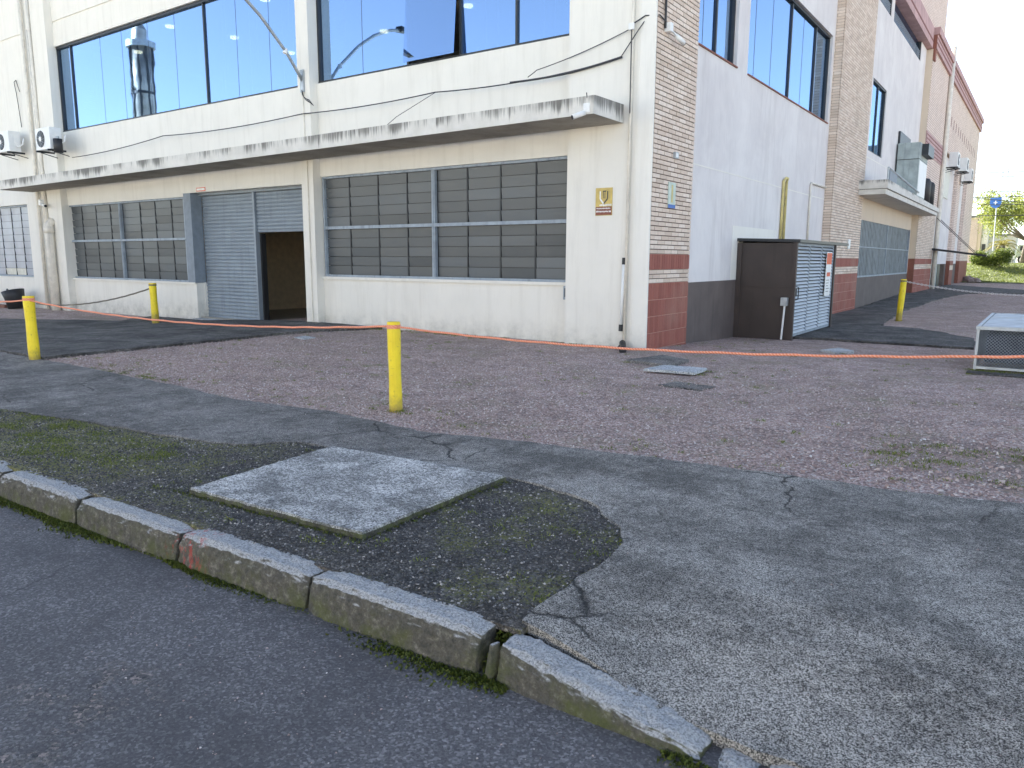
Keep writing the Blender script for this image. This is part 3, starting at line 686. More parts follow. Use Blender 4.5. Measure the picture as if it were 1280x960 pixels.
# interior
B('interior_wall', 'interior', bl, -18, -2, 8.4, 8.6, -.4, 3.9); B('interior_wall', 'interior', bl, -15.4, -15.2, .6, 8.4, -.4, 3.9); B('interior_wall', 'interior', bl, -6.2, -6.0, .6, 8.4, -.4, 3.9)
B('interior_floor', 'interior_floor', bl, -18, -2, .3, 8.5, -.5, -.10); B('interior_ceiling', 'interior', bl, -22, -.4, .5, 9, 3.9, 4.0)
B('upper_floor', 'room', bl, -45, -.4, .5, 30, 4.9, 5.3); B('upper_ceiling', 'room', bl, -45, -.4, .5, 30, 8.5, 8.7)
B('upper_partition', 'room', bl, -45, -1.9, 8.5, 8.7, 5.3, 8.5); B('upper_partition', 'room', bl, -4.2, -4.0, 8.7, 30, 5.3, 8.5); B('upper_partition', 'room', bl, -21.7, -21.5, .5, 8.5, 5.3, 8.5)
# downlights
for (x, y) in [(-20.2, 2.4), (-16.6, 1.4), (-16.0, 3.2), (-16.0, 5.4), (-12.2, 1.5), (-11.9, 3.2), (-11.6, 5.4), (-7.6, 1.7), (-4.6, 2.2), (-2.6, 2.6), (-5.6, 5), (-8, 5)]:
    MB().disc((x, y, 8.44), (0, 0, 1), .13, .13, .05, 16).build('downlight', 'lamp', bl)

# louvred ground-floor windows
def louvre_window(cols, z0, z1, y, zmid, rows=5, mat='pane', name='window', glazing=True, lower=None):
    fr = MB()
    x0, x1 = cols[0][0], cols[-1][-1]
    for (a, b_) in ((x0, x0+.05), (x1-.05, x1)): fr.box(a, b_, y-.05, y+.03, z0, z1)
    fr.box(x0+.05, x1-.05, y-.05, y+.03, z0, z0+.05).box(x0+.05, x1-.05, y-.05, y+.03, z1-.05, z1)
    if zmid: fr.box(x0+.05, x1-.05, y-.062, y+.02, zmid-.035, zmid+.035)
    win = fr.build(name, 'frame_grey', bl)
    mu = MB()
    for g_ in range(len(cols)-1):
        xm = (cols[g_][-1]+cols[g_+1][0])/2; mu.box(xm-.045, xm+.045, y-.055, y+.03, z0+.05, z1-.05)
        mu.box(xm-.012, xm+.012, y-.07, y-.055, z0+.05, z1-.05)
    if mu.v: mu.build('mullion', 'frame_grey', win)
    B('backing', 'frame_dark', win, x0+.02, x1-.02, y+.10, y+.12, z0+.02, z1-.02)
    spans = [(z0+.05, zmid-.035), (zmid+.035, z1-.05)] if zmid else [(z0+.05, z1-.05)]
    for gi, g_ in enumerate(cols):
        for ci in range(len(g_)-1):
            a, b_ = g_[ci]+.018, g_[ci+1]-.018
            B('bar', 'frame_dark', win, b_+.002, b_+.030, y+.01, y+.05, z0+.05, z1-.05)
            for si, (za, zb) in enumerate(spans):
                R_ = rows if zmid else rows; h = (zb-za)/R_
                for k in range(R_):
                    zc = za+h*(k+.5)
                    mt = mat
                    if lower and k == 0 and ci in lower: mt = 'pane_white'
                    t = rnd.uniform(.03, .12)
                    key = (round(b_-a, 3), round(h, 3), mt)
                    me = PM.get(key)
                    if me is None:
                        q = MB().box(-(b_-a)/2, (b_-a)/2, -.003, .003, -h/2+.007, h/2-.004)
                        me = bpy.data.meshes.new('pane'); me.from_pydata(q.v, [], q.f); me.materials.append(MT[mt]); PM[key] = me
                    pieces('pane', mt, win, None, [((a+b_)/2, y+.03, zc)], rots=[(t, 0, rnd.uniform(-.008, .008))], mesh=me)
    return win
PM = {}
louvre_window([[-8.75, -7.89, -6.95, -6.05, -5.28], [-5.18, -4.34, -3.48, -2.62, -1.73]], 1.157, 3.525, .30, 2.32)
louvre_window([[-21.58, -20.68, -19.76, -18.86, -18.22], [-18.12, -17.1, -16.26, -15.4, -14.62]], .90, 3.305, .30, 2.13)
louvre_window([[-27.58, -26.5, -25.6, -24.8, -23.92]], .89, 3.42, .15, None, rows=10, mat='pane_pale', lower=(1, 2))
B('jamb_column', 'bluebeam', bl, -14.53, -14.19, .185, .53, .885, 3.39)
B('jamb_wall', 'wall', bl, -14.25, -14.185, .47, .62, -.6, .89)
# roller shutter
rs = MB().box(-14.19, -9.28, .44, .52, 3.33, 3.42).box(-11.80, -11.72, .47, .60, -.25, 3.33).build('roller_shutter', 'shutter', bl)
rs['label'] = 'blue grey roller shutter'
def slatmesh(L, h):
    m = MB(); q = [(0, -h/2), (-.012, -h/2+.006), (-.024, -h*.12), (-.022, h*.18), (-.008, h/2-.012), (0, h/2)]
    for x in (-L/2, L/2):
        for (y, z) in q: m.v.append((x, y, z))
    n = len(q)
    for k in range(n-1): m.f.append((k, n+k, n+k+1, k+1))
    m.f.append((n-1, 2*n-1, n, 0)); m.f.append(tuple(range(n))[::-1]); m.f.append(tuple(range(n, 2*n)))
    me = bpy.data.meshes.new('slat'); me.from_pydata(m.v, [], m.f); me.materials.append(MT['shutter']); return me
h = (3.33+.25)/36
sl1 = slatmesh(2.38, h); sl2 = slatmesh(2.42, h)
pieces('slat', 'shutter', rs, None, [(-12.995, .56, -.25+h*(k+.5)) for k in range(36)], mesh=sl1)
nn = int((3.33-2.25)/h)
pieces('slat', 'shutter', rs, None, [(-10.50, .56, 3.33-h*(k+.5)) for k in range(nn)], mesh=sl2)
B('bottom_rail', 'bluebeam', rs, -11.71, -9.29, .535, .575, 3.33-h*nn-.06, 3.33-h*nn)
B('door_jamb', 'black', rs, -11.715, -11.66, .6, .75, -.15, 2.25)
B('threshold', 'lid', bl, -14.18, -9.2, .0, .35, -.5, -.12)

# mirrored strip windows
def strip_front(xs, thick, z0, z1, y, parent=bl, tilt=None):
    fr = MB().box(xs[0], xs[-1], y-.07, y+.05, z0, z0+.05).box(xs[0], xs[-1], y-.07, y+.05, z1-.07, z1)
    fr.box(xs[0], xs[0]+.05, y-.06, y+.05, z0+.05, z1-.07).box(xs[-1]-.05, xs[-1], y-.06, y+.05, z0+.05, z1-.07)
    win = fr.build('strip_window', 'frame_dark', parent)
    for k, x in enumerate(xs[1:-1], 1):
        w_ = .05 if k in thick else .010; dp = .04 if k in thick else .003
        B('mullion', 'frame_dark', win, x-w_/2, x+w_/2, y-dp, y+.02, z0+.05, z1-.07)
    for k in range(len(xs)-1):
        ga = .026 if (k in thick or k == 0) else .007; gb = .026 if (k+1 in thick or k+2 == len(xs)) else .007
        m = MB().box(xs[k]+ga, xs[k+1]-gb, y, y+.008, z0+.051, z1-.071)
        if tilt == k:
            m = MB().hexa([(xs[k]+.03, y-.22, z0+.06), (xs[k+1]-.03, y-.22, z0+.06), (xs[k+1]-.03, y-.21, z0+.06), (xs[k]+.03, y-.21, z0+.06), (xs[k]+.03, y, z1-.08), (xs[k+1]-.03, y, z1-.08), (xs[k+1]-.03, y+.01, z1-.08), (xs[k]+.03, y+.01, z1-.08)])
        m.build('pane', 'glass', win)
    return win
wl_ = strip_front([-21.35, -20.5, -18.7, -17.45, -16.03, -14.67, -13.26, -11.91, -10.6, -9.2], {1, 6}, 5.665, 8.325, .34)
wr_ = strip_front([-8.78, -7.35, -5.95, -4.5, -3.1, -1.72], {2, 3, 4}, 5.665, 8.325, .34, tilt=2)
def blind(win, x0, x1, y):
    m = MB(); z = 5.76
    while z < 8.2: m.box(x0, x1, y, y+.035, z, z+.03); z += .058
    setp(m.build('venetian_blind', 'white', win), kind='stuff')
blind(wl_, -21.2, -19.3, .42); blind(wr_, -8.7, -8.0, .42)
for (x, z) in ((-12.75, 5.7), (-12.6, 7.4), (-11.6, 5.7), (-11.3, 6.5), (-10.3, 5.7), (-10.05, 7.2)): B('blind_cord', 'white', wl_, x, x+.015, .5, .515, z, 8.3)
for x in (-4.0, -3.7, -3.3, -2.6, -2.35, -2.0): B('blind_cord', 'white', wr_, x, x+.012, .5, .512, 5.7, 8.3)

# canopy over the ground floor
m = MB(); cz = lambda x: -.0068*(-.57-x)
X0, X1 = -23.25, -.57; n = 24
for i in range(n+1):
    x = X0+(X1-X0)*i/n; d = cz(x); m.v += [(x, -.03, 3.96+d), (x, -1.1, 3.96+d), (x, -1.1, 4.25+d), (x, -1.04, 4.26+d), (x, -.03, 4.27+d)]
for i in range(n):
    a = i*5
    for k in (1, 2, 3): m.f.append((a+k, a+5+k, a+6+k, a+k+1))
m.f += [(0, 1, 2, 3, 4), tuple(n*5+k for k in (4, 3, 2, 1, 0))]
can = m.build('canopy', 'fascia', bl)
m = MB().add([(X0, -.03, 3.96+cz(X0)), (X1, -.03, 3.96), (X1, -1.1, 3.96), (X0, -1.1, 3.96+cz(X0))], [(3, 2, 1, 0), (0, 1, 2, 3)][:1]); m.build('soffit', 'soffit', can)
m = MB().hexa([(X0+.02, .0, 3.97+cz(X0)), (X0+.02, -.9, 3.97+cz(X0)), (X1-.02, -.9, 3.97), (X1-.02, .0, 3.97), (X0+.02, .0, 4.22+cz(X0)), (X0+.02, -.9, 4.22+cz(X0)), (X1-.02, -.9, 4.22), (X1-.02, .0, 4.22)]); m.build('slab_core', 'soffit', can)

# side elevation -------------------------------------------------------
sx = -.10
def sseg(y0, y1, z0, z1, mat='lilac', x=sx, name='side_wall'): return B(name, mat, bl, -.38, x, y0, y1, z0, z1)
sseg(1.8, 12.65, -.6, 5.64); sseg(4.24, 4.94, 5.64, 8.13); sseg(12.35, 12.65, 5.64, 8.13); sseg(1.8, 12.65, 8.13, 12.36)
B('plinth', 'brown_base', bl, sx-.02, sx+.006, 1.84, 12.6, -.6, 1.15)
B('groove_strip', 'wall_pale', bl, sx-.01, sx+.004, 1.86, 12.6, 3.44, 3.465)
B('repair_patch', 'wall_pale', bl, sx-.01, sx+.004, 4.5, 7.85, 1.16, 2.36)
B('side_backing', 'room', bl, -.5, -.4, 0.6, 57, -.5, 4.9)
def strip_side(ys, thick, z0, z1, x):
    fr = MB().box(x-.05, x+.07, ys[0], ys[-1], z0, z0+.05).box(x-.05, x+.07, ys[0], ys[-1], z1-.06, z1)
    fr.box(x-.05, x+.06, ys[0], ys[0]+.05, z0+.05, z1-.06).box(x-.05, x+.06, ys[-1]-.05, ys[-1], z0+.05, z1-.06)
    win = fr.build('strip_window', 'frame_dark', bl)
    for k, y in enumerate(ys[1:-1], 1):
        w_ = .06 if k in thick else .012; dp = .04 if k in thick else .004
        B('mullion', 'frame_dark', win, x-.03, x+dp, y-w_/2, y+w_/2, z0+.05, z1-.06)
    for k in range(len(ys)-1): B('pane', 'glass', win, x-.008, x, ys[k]+(.032 if (k in thick or k == 0) else .008), ys[k+1]-(.032 if (k+1 in thick or k+2 == len(ys)) else .008), z0+.051, z1-.061)
    B('sill', 'rust', win, x+.02, sx+.03, ys[0], ys[-1], z0-.03, z0-.001)
    return win
strip_side([1.86, 2.6, 3.25, 4.24], {2}, 5.67, 8.12, -.24)
strip_side([4.94, 5.75, 7.0, 8.5, 9.7, 10.9, 12.35], {3, 5}, 5.67, 8.12, -.24)

# brick pilasters
def brick_face_x(x, y0, y1, z0, z1, L=.305, H=.082, g_=.014, d=.022):
    """(y, z, length) of bricks on a face looking to +x"""
    out = []; z = z0; r = 0
    while z+H <= z1+.03:
        y = y0-(L/2 if r % 2 else 0)
        while y < y1:
            a, b_ = max(y, y0), min(y+L, y1)
            if b_-a > .05: out.append(((a+b_)/2, z+H/2, b_-a-g_))
            y += L
        z += H; r += 1
    return out, H-g_
def make_pilaster(y0, y1, xf, xr, z0t, ztop, individual, ret=False, z_off=0.0, tile_rows=4):
    core = B('brick_pilaster', 'mortar', bl, xr, xf-.022, y0+.0, y1, -.6, ztop)
    B('grout_bed', 'grout', core, xf-.03, xf-.016, y0, y1, -.45, 1.18+z_off); B('grout_bed', 'grout', core, xf-.03, xf-.016, y0, y1, 1.42+z_off, 1.70+z_off)
    bricks = []
    a, hh = brick_face_x(xf, y0, y1, 1.18+z_off, 1.42+z_off, H=.08); bricks += a
    a2, _ = brick_face_x(xf, y0, y1, 1.70+z_off, ztop-.06); bricks += a2
    nt = int(round((y1-y0)/.105)); tw = (y1-y0)/nt; tiles = []
    rows = [(1.18+z_off-.3*(k+1), 1.18+z_off-.3*k) for k in range(tile_rows)]+[(1.42+z_off, 1.70+z_off)]
    for (za, zb) in rows:
        for k in range(nt): tiles.append((y0+tw*(k+.5), (za+zb)/2, tw-.010, zb-za-.014))
    if individual:
        bricks.sort(key=lambda q: q[1]); cache = {}
        rest = bricks[300:]
        for (y, z, L) in bricks[:300]:
            k = (round(L, 2), round(hh, 3))
            if k not in cache:
                q = MB().box(-.012, .012, -L/2, L/2, -hh/2, hh/2); me = bpy.data.meshes.new('brick'); me.from_pydata(q.v, [], q.f); me.materials.append(MT['brick']); cache[k] = me
            pieces('brick', 'brick', core, None, [(xf-.011+rnd.uniform(-.002, .002), y, z)], mesh=cache[k], rots=[(0, 0, rnd.uniform(-.004, .004))])
        m = MB()
        for (y, z, L) in rest: m.box(xf-.024, xf+rnd.uniform(-.002, .002), y-L/2, y+L/2, z-hh/2, z+hh/2)
        if rest: setp(m.build('upper_bricks', 'brick_s', core), kind='stuff')
        tc_ = {}
        for (y, z, w_, h_) in tiles:
            k = round(h_, 2)
            if k not in tc_:
                q = MB().box(-.008, .008, -w_/2, w_/2, -h_/2, h_/2); me = bpy.data.meshes.new('tile'); me.from_pydata(q.v, [], q.f); me.materials.append(MT['tile']); tc_[k] = me
            pieces('tile', 'tile', core, None, [(xf-.009, y, z)], mesh=tc_[k])
    else:
        m = MB()
        for (y, z, L) in bricks: m.box(xf-.024, xf+rnd.uniform(-.002, .002), y-L/2, y+L/2, z-hh/2, z+hh/2)
        if ret:
            z = 1.70+z_off; r = 0
            while z < ztop-.06:
                xa = xr+.24; w_ = xf-xa
                m.box(xa+(0 if r % 2 else .07), xf-.026, y0-.02, y0+.02, z+.005, z+.077)
                if not r % 2: m.box(xa, xa+.06, y0-.02, y0+.02, z+.005, z+.077)
                z += .082; r += 1
        setp(m.build('bricks', 'brick_s', core), kind='stuff')
        m = MB()
        for (y, z, w_, h_) in tiles: m.box(xf-.018, xf-.003, y-w_/2, y+w_/2, z-h_/2, z+h_/2)
        setp(m.build('tiles', 'tile_s', core), kind='stuff')
    return core
make_pilaster(.012, 1.83, 0.0, -.38, 0, 12.3, True, tile_rows=5)
make_pilaster(12.62, 17.15, .15, -.38, 0, 11.4, False, ret=True, z_off=-.03, tile_rows=5)
B('tile_return', 'rust', bl, -.1, .13, 12.596, 12.62, -.5, 1.66)
# bay 2
bx = .05
def s2(y0, y1, z0, z1, mat='lilac', x=bx, name='side_wall'): return B(name, mat, bl, -.38, x, y0, y1, z0, z1)
s2(17.15, 29.6, 4.1, 5.5); s2(17.15, 17.85, 5.5, 7.98); s2(20.55, 29.6, 5.5, 7.98); s2(17.15, 29.6, 7.98, 10.55)
s2(17.15, 29.6, 3.06, 4.1, 'beige'); s2(17.15, 17.3, 1.0, 3.06, 'beige'); s2(29.3, 29.6, 1.0, 3.06, 'beige'); s2(17.15, 29.6, -.6, 1.0, 'brown_base', name='plinth')
s2(20.2, 20.75, 10.55, 11.4); s2(27.95, 29.6, 10.55, 11.4); s2(17.15, 17.4, 10.55, 11.4)
B('groove_strip', 'wall_pale', bl, bx-.01, bx+.004, 17.16, 29.5, 5.25, 5.28)
strip_side([17.85, 19.25, 20.55], {1}, 5.5, 7.98, -.05)
# third-floor security grilles
def grille_window(y0, y1, n):
    win = MB().box(-.1, bx-.02, y0, y0+.05, 10.55, 11.4).box(-.1, bx-.02, y1-.05, y1, 10.55, 11.4).box(-.1, bx-.02, y0+.05, y1-.05, 10.55, 10.6).build('upper_window', 'frame_dark', bl)
    for k in range(n):
        a, b_ = y0+(y1-y0)*k/n+.05, y0+(y1-y0)*(k+1)/n-.02
        B('pane', 'glass', win, -.09, -.08, a, b_, 10.6, 11.4)
        m = MB()
        for q in range(13):
            yy = a+(b_-a)*q/12; m.box(-.01, .0, yy-.012, yy+.012, 10.6, 11.0)
        for q in range(6): m.box(.0, .008, a, b_, 10.62+q*.07, 10.635+q*.07)
        m.build('grille', 'frame_grey', win)
grille_window(17.4, 20.2, 2); grille_window(20.75, 27.95, 3)
# grey sheeted ground window in bay 2
win = MB().box(-.05, bx+.02, 17.3, 17.36, 1.0, 3.06).box(-.05, bx+.02, 29.24, 29.3, 1.0, 3.06).box(-.05, bx+.03, 17.36, 29.24, .98, 1.04).box(-.05, bx+.02, 17.36, 29.24, 2.07, 2.11).box(-.05, bx+.02, 23.1, 23.16, 1.04, 2.07).box(-.05, bx+.02, 23.1, 23.16, 2.11, 3.06).build('sheeted_window', 'frame_grey', bl)
me = None
for (za, zb) in ((1.045, 2.065), (2.115, 3.055)):
    q = MB(); 
    for k in range(4): q.box(-.01+(.012 if k % 2 else 0), .01+(.012 if k % 2 else 0), -.28+k*.14, -.14+k*.14, -(zb-za)/2, (zb-za)/2)
    me = bpy.data.meshes.new('corrugated_panel'); me.from_pydata(q.v, [], q.f); me.materials.append(MT['corr'])
    for (ya, n_) in ((17.38, 10), (23.18, 10)):
        pieces('corrugated_panel', 'corr', win, None, [(bx-.03, ya+.29+k*.565+.0, (za+zb)/2) for k in range(n_)], mesh=me)
# side canopy, two courses
c2 = MB().hexa([(bx, 16.3, 3.83), (1.0, 16.3, 3.83), (1.0, 30.7, 3.78), (bx, 30.7, 3.78), (bx, 16.3, 4.0), (1.0, 16.3, 4.0), (1.0, 30.7, 3.93), (bx, 30.7, 3.93)]).build('canopy', 'fascia2', bl)
MB().hexa([(bx, 16.24, 4.015), (1.06, 16.24, 4.015), (1.06, 30.75, 3.945), (bx, 30.75, 3.945), (bx, 16.24, 4.30), (1.06, 16.24, 4.30), (1.06, 30.75, 4.13), (bx, 30.75, 4.13)]).build('upper_course', 'fascia2', c2)
B('groove', 'black', c2, bx, .99, 16.32, 30.6, 3.99, 4.02)
# block 3
make_pilaster(29.6, 36.0, .35, -.38, 0, 4.3, False, z_off=0.0, tile_rows=4)
B('return_strip', 'beige', bl, .03, .325, 29.57, 29.6, 1.7, 11.4); B('return_strip', 'rust', bl, .03, .325, 29.57, 29.6, -.5, 1.7)
B('brick_wall', 'brickwall', bl, -.38, .35, 29.6, 37.0, 4.3, 6.75); B('louvre_band', 'pink', bl, -.38, .37, 29.65, 37.0, 6.75, 7.75)
for k in range(5): B('louvre_lip', 'pinkdark', bl, .37, .385, 29.65, 37, 6.86+k*.18, 6.885+k*.18)
B('brick_wall', 'brickwall', bl, -.38, .35, 29.6, 58.0, 7.75, 11.42)
B('soffit_band', 'soffitbrown', bl, -.3, .33, 37.0, 58.0, 7.7, 7.75)
m = MB()
for k in range(14): m.box(.34, .352, 37.6+k*1.35, 37.85+k*1.35, 9.2, 9.75)
setp(m.build('vent_slits', 'pinkdark', bl), kind='stuff')
B('side_wall', 'lilac', bl, -.38, .15, 37.0, 57.9, 1.4, 7.7); B('plinth', 'brown_base', bl, -.38, .16, 44.4, 57.9, -.5, 1.4)
B('side_wall', 'lilac', bl, -.38, .15, 36.0, 37.0, 2.4, 6.75)
B('doorway_recess', 'interior', bl, -.38, -.3, 36.0, 44.4, -.5, 2.4); B('side_wall', 'lilac', bl, -.3, .15, 37.0, 39.2, 1.39, 1.40)
for (ya, yb_) in ((45.2, 47.2), (51.5, 57.8)):
    B('pilaster', 'brickwall', bl, .1, .38, ya, yb_, 1.6, 7.7); B('pilaster_base', 'rust', bl, .1, .385, ya, yb_, -.5, 1.6)
B('pilaster_band', 'beige', bl, .38, .392, 45.2, 47.2, 1.0, 1.3)
dg = MB()
for k in range(10):
    for j in range(14):
        if (k+j) % 2: dg.box(.1, .12, 36.6+k*.2, 36.8+k*.2, .0+j*.17, .17+j*.17)
dgo = dg.build('chequered_grille_door', 'louvre', bl)
B('side_door', 'duct', bl, .0, .05, 39.9, 41.6, -.3, 2.3); B('side_door', 'frame_dark', bl, .0, .06, 41.7, 43.0, -.3, 2.3)
B('pale_window', 'pane_white', bl, .15, .2, 38.5, 42.3, 5.35, 7.15); B('narrow_window', 'corr', bl, .15, .19, 48.5, 49.3, 4.0, 6.2)
# cornice
cor = B('cornice', 'pink', bl, -.38, .30, 12.0, 29.57, 11.42, 12.34)
MB().box(-.38, .46, 29.6, 58.15, 11.42, 12.05).build('cornice_course', 'pink', cor); B('cornice_course', 'pink', cor, -.38, .54, 29.62, 58.25, 12.053, 12.36)
B('groove', 'pinkdark', cor, .46, .47, 29.6, 58.15, 11.62, 11.70); B('groove', 'pinkdark', cor, .46, .47, 29.6, 58.15, 11.86, 11.92)
B('shaded_cornice_end', 'rust', cor, .1, .45, 29.585, 29.6, 11.42, 12.03); B('shaded_cornice_end', 'rust', cor, .05, .42, 29.58, 30.0, 10.9, 11.42)  # near end of the cornice, its shade put into the darker red-brown
B('groove', 'pinkdark', cor, .30, .31, 12.0, 29.57, 11.7, 11.78)
B('parapet_coping', 'pinkdark', bl, -30, .2, 4.9, 35.3, 15.8, 15.95)
# twin rods and black awning
aw = MB().hexa([(.15, 35.6, 2.2), (2.95, 35.6, 1.83), (2.85, 37.8, 1.83), (.15, 37.8, 2.2), (.15, 35.6, 2.32), (2.95, 35.6, 1.93), (2.85, 37.8, 1.93), (.15, 37.8, 2.32)]).build('entrance_awning', 'black', bl)
for y in (36.0, 37.5): MB().tube([(.4, y, 3.95), (2.4, y, 1.98)], .018, 6).build('stay_rod', 'black', aw)
# downpipes belonging to the building
MB().tube([(.47, 36.2, 12.9), (.47, 36.2, 8), (.47, 36.2, 4), (.47, 36.2, .02)], .12, 12).build('downpipe', 'pipe', bl, smooth=True)
for (x, y, r, z0, z1) in ((-22.95, -.02, .06, -.3, TOP), (-22.38, -.03, .05, -.3, TOP), (-22.62, .03, .07, -.3, 9.0)):
    MB().tube([(x, y, z1), (x, y, z0)], r, 10).build('downpipe', 'pipe', bl, smooth=True)
d = MB().tube([(-22.05, .1, 2.72), (-22.05, -.06, 2.78), (-22.05, -.14, 2.66), (-22.05, -.15, 2.4), (-22.05, -.15, -.3)], .14, 12).build('large_downpipe', 'pipe', bl, smooth=True)
MB().tube([(-22.05, -.15, 2.62), (-22.05, -.15, 2.4)], .165, 12).build('collar', 'pipe', d, smooth=True)
MB().tube([(-.43, -.045, TOP), (-.43, -.045, -.05)], .028, 8).build('downpipe', 'pipe', bl, smooth=True)
MB().tube([(-9.0, -.025, 5.5), (-9.0, -.025, 4.3)], .014, 6).build('conduit', 'pipe', bl); MB().tube([(-8.95, -.022, 3.9), (-8.95, -.022, 0)], .014, 6).build('conduit', 'pipe', bl)

# ------------------------------------------------------------------ things on the front
def sign(name, label, cat, c, w_, h_, marks, face='gold', ax='x', group=None):
    """a plate facing -y (ax x) or +x (ax y) with raised print"""
    t = thing(name, label, cat, c, group)
    def bxx(u0, u1, v0, v1, d0, d1, nm, mt):
        if ax == 'x': return B(nm, mt, t, c[0]+u0, c[0]+u1, c[1]-d1, c[1]-d0, c[2]+v0, c[2]+v1)
        return B(nm, mt, t, c[0]+d0, c[0]+d1, c[1]+u0, c[1]+u1, c[2]+v0, c[2]+v1)
    bxx(-w_/2, w_/2, -h_/2, h_/2, 0, .01, 'plate', face)
    for (u0, u1, v0, v1, mt, nm) in marks: bxx(u0*w_, u1*w_, v0*h_, v1*h_, .011, .013, nm, mt)
    return t
def scribble(u0, u1, v0, v1, mt, seed):
    r = random.Random(seed); out = []; u = u0
    while u < u1:
        d = r.uniform(.03, .06); out.append((u, min(u+d, u1), v0+(r.random()*.25)*(v1-v0), v1-(r.random()*.25)*(v1-v0), mt, 'lettering')); u += d+.018
    return out
mk = [(-.06, -.02, .12, .38, 'frame_dark', 'emblem'), (.04, .08, .12, .38, 'frame_dark', 'emblem'), (-.06, .14, .36, .40, 'frame_dark', 'emblem'),
      (-.48, .48, -.48, -.18, 'rust', 'lower_band')]
mk2 = scribble(-.25, .46, -.165, -.085, 'white', 1)
gs = sign('wall_sign', 'gold plate with white shield emblem and small lettering on the white corner pier', 'sign', (-.93, -.001, 2.63), .34, .49, mk+mk2)
def ribbon(pts, w_, mt):
    m = MB()
    for (a, b_) in zip(pts[:-1], pts[1:]):
        a = Vector(a); b_ = Vector(b_); n = Vector((-(b_-a).y, (b_-a).x)).normalized()*w_/2; q = [a-n, b_-n, b_+n, a+n]
        m.hexa([(-.93+p.x*.34, -.0125, 2.63+p.y*.49) for p in q]+[(-.93+p.x*.34, -.0145, 2.63+p.y*.49) for p in q])
    m.build('emblem', mt, gs)
ribbon([(-.22, .38), (-.22, .10), (-.01, -.07)], .07, 'white'); ribbon([(-.01, -.07), (.22, .10), (.22, .38)], .06, 'frame_dark')
for (u0, u1, v0, v1, sd_) in ((-.42, .4, -.27, -.22, 2), (-.45, .28, -.39, -.32, 3), (.32, .45, -.4, -.31, 5)):
    for (a, b_, c, d_, mt, nm) in scribble(u0, u1, v0, v1, 'white', sd_): B(nm, mt, gs, -.93+a*.34, -.93+b_*.34, -.001-.017, -.001-.0135, 2.63+c*.49, 2.63+d_*.49)
sign('wall_sign', 'small gold and white notice on the far left pilaster beside the large downpipe', 'sign', (-22.42, -.001+.08, 2.42), .32, .47, [(-.4, .4, -.45, -.02, 'white', 'lower_panel'), (-.1, .12, .1, .38, 'white', 'emblem')]+[(-.3, .3, -.2, -.15, 'orange', 'lettering'), (-.3, .2, -.32, -.28, 'orange', 'lettering')])
sign('fire_sticker', 'tiny red sticker on the lintel above the left end of the roller shutter', 'sticker', (-13.7, yb-.001, 3.47), .42, .10, [(-.45, .45, -.3, .3, 'white', 'lettering')], 'orange')
sign('meter_plaque', 'pale green vertical plaque with blue foot on the brick corner pilaster', 'plaque', (.004, .84, 2.76), .32, .46, [(-.5, .5, -.5, -.36, 'bluesign', 'blue_band'), (-.1, .12, -.28, .4, 'gas', 'lettering')], 'mintsign', 'y')
t = thing('junction_box', 'small grey junction box fixed to the bricks above the green plaque', 'junction box', (.0, .93, 3.47))
B('box', 'galv', t, .0, .05, .86, 1.0, 3.42, 3.53); B('lid', 'white', t, .05, .056, .87, .97, 3.44, 3.51)
t = thing('tube_holder', 'white wall tube with black end caps standing upright beside the corner strip', 'tube', (-.47, -.04, .34))
MB().tube([(-.50, -.05, .40), (-.47, -.05, 1.54)], .03, 10).build('tube', 'white', t, smooth=True)
MB().tube([(-.502, -.05, .31), (-.499, -.05, .43)], .038, 10).build('end_cap', 'black', t); MB().tube([(-.471, -.05, 1.51), (-.468, -.05, 1.63)], .038, 10).build('end_cap', 'black', t)
t = thing('hose', 'black ribbed hose end lying at the foot of the corner pier', 'hose', (-.4, -.15, 0))
MB().tube([(-.44, -.06, .07), (-.42, -.12, .10), (-.36, -.22, .07), (-.26, -.42, .03), (-.16, -.62, .03)], [.04, .06, .055, .06, .065], 10).build('pipe', 'black', t, smooth=True)
MB().tube([(-.52, -.08, .0), (-.46, -.12, .05), (-.42, -.2, .0)], .03, 8).build('loop', 'black', t, smooth=True)
t = thing('wall_bracket', 'small grey steel box under the right end of the big louvred window', 'box', (-1.8, .2, .85))
B('box', 'frame_grey', t, -1.84, -1.74, .12, .215, .83, 1.09); B('slot', 'black', t, -1.81, -1.77, .115, .119, .88, 1.05)

def cctv(base, d, label, arm=.12, sc=1.0):
    t = thing('security_camera', label, 'security camera', base, None); b_ = Vector(base); d = Vector(d).normalized()
    MB().box(b_.x-.06*sc, b_.x+.06*sc, b_.y-.06*sc, b_.y+.06*sc, b_.z-.075*sc, b_.z+.075*sc).build('mount_box', 'white', t, bevel=.01)
    p = b_+d*arm+Vector((0, 0, -.06)); MB().tube([b_, p], .018*sc, 8).build('arm', 'white', t)
    q = p+d*.18*sc+Vector((0, 0, -.05*sc)); MB().tube([p-d*.03, q], .042*sc, 12).build('housing', 'white', t, smooth=True)
    MB().tube([q, q+d*.012+Vector((0, 0, -.003))], .036*sc, 12).build('lens', 'black', t)
cctv((-.70, -1.06, 4.06), (-.7, -.7, -.15), 'white bullet camera under the right front corner of the long canopy', .08)
MB().tube([(-.70, -1.07, 4.12), (-.70, -1.115, 4.3)], .008, 6).build('cable', 'cable', bpy.data.objects['security_camera'])
cctv((.06, .34, 5.52), (.3, .9, -.2), 'white bullet camera high on the brick corner pilaster below a black conduit', .22)
cc = [o for o in bpy.data.objects if o.name.startswith('security_camera.')][-1]
MB().tube([(.03, .26, 5.5), (.03, .26, 9.5)], .02, 6).build('conduit', 'black', cc)
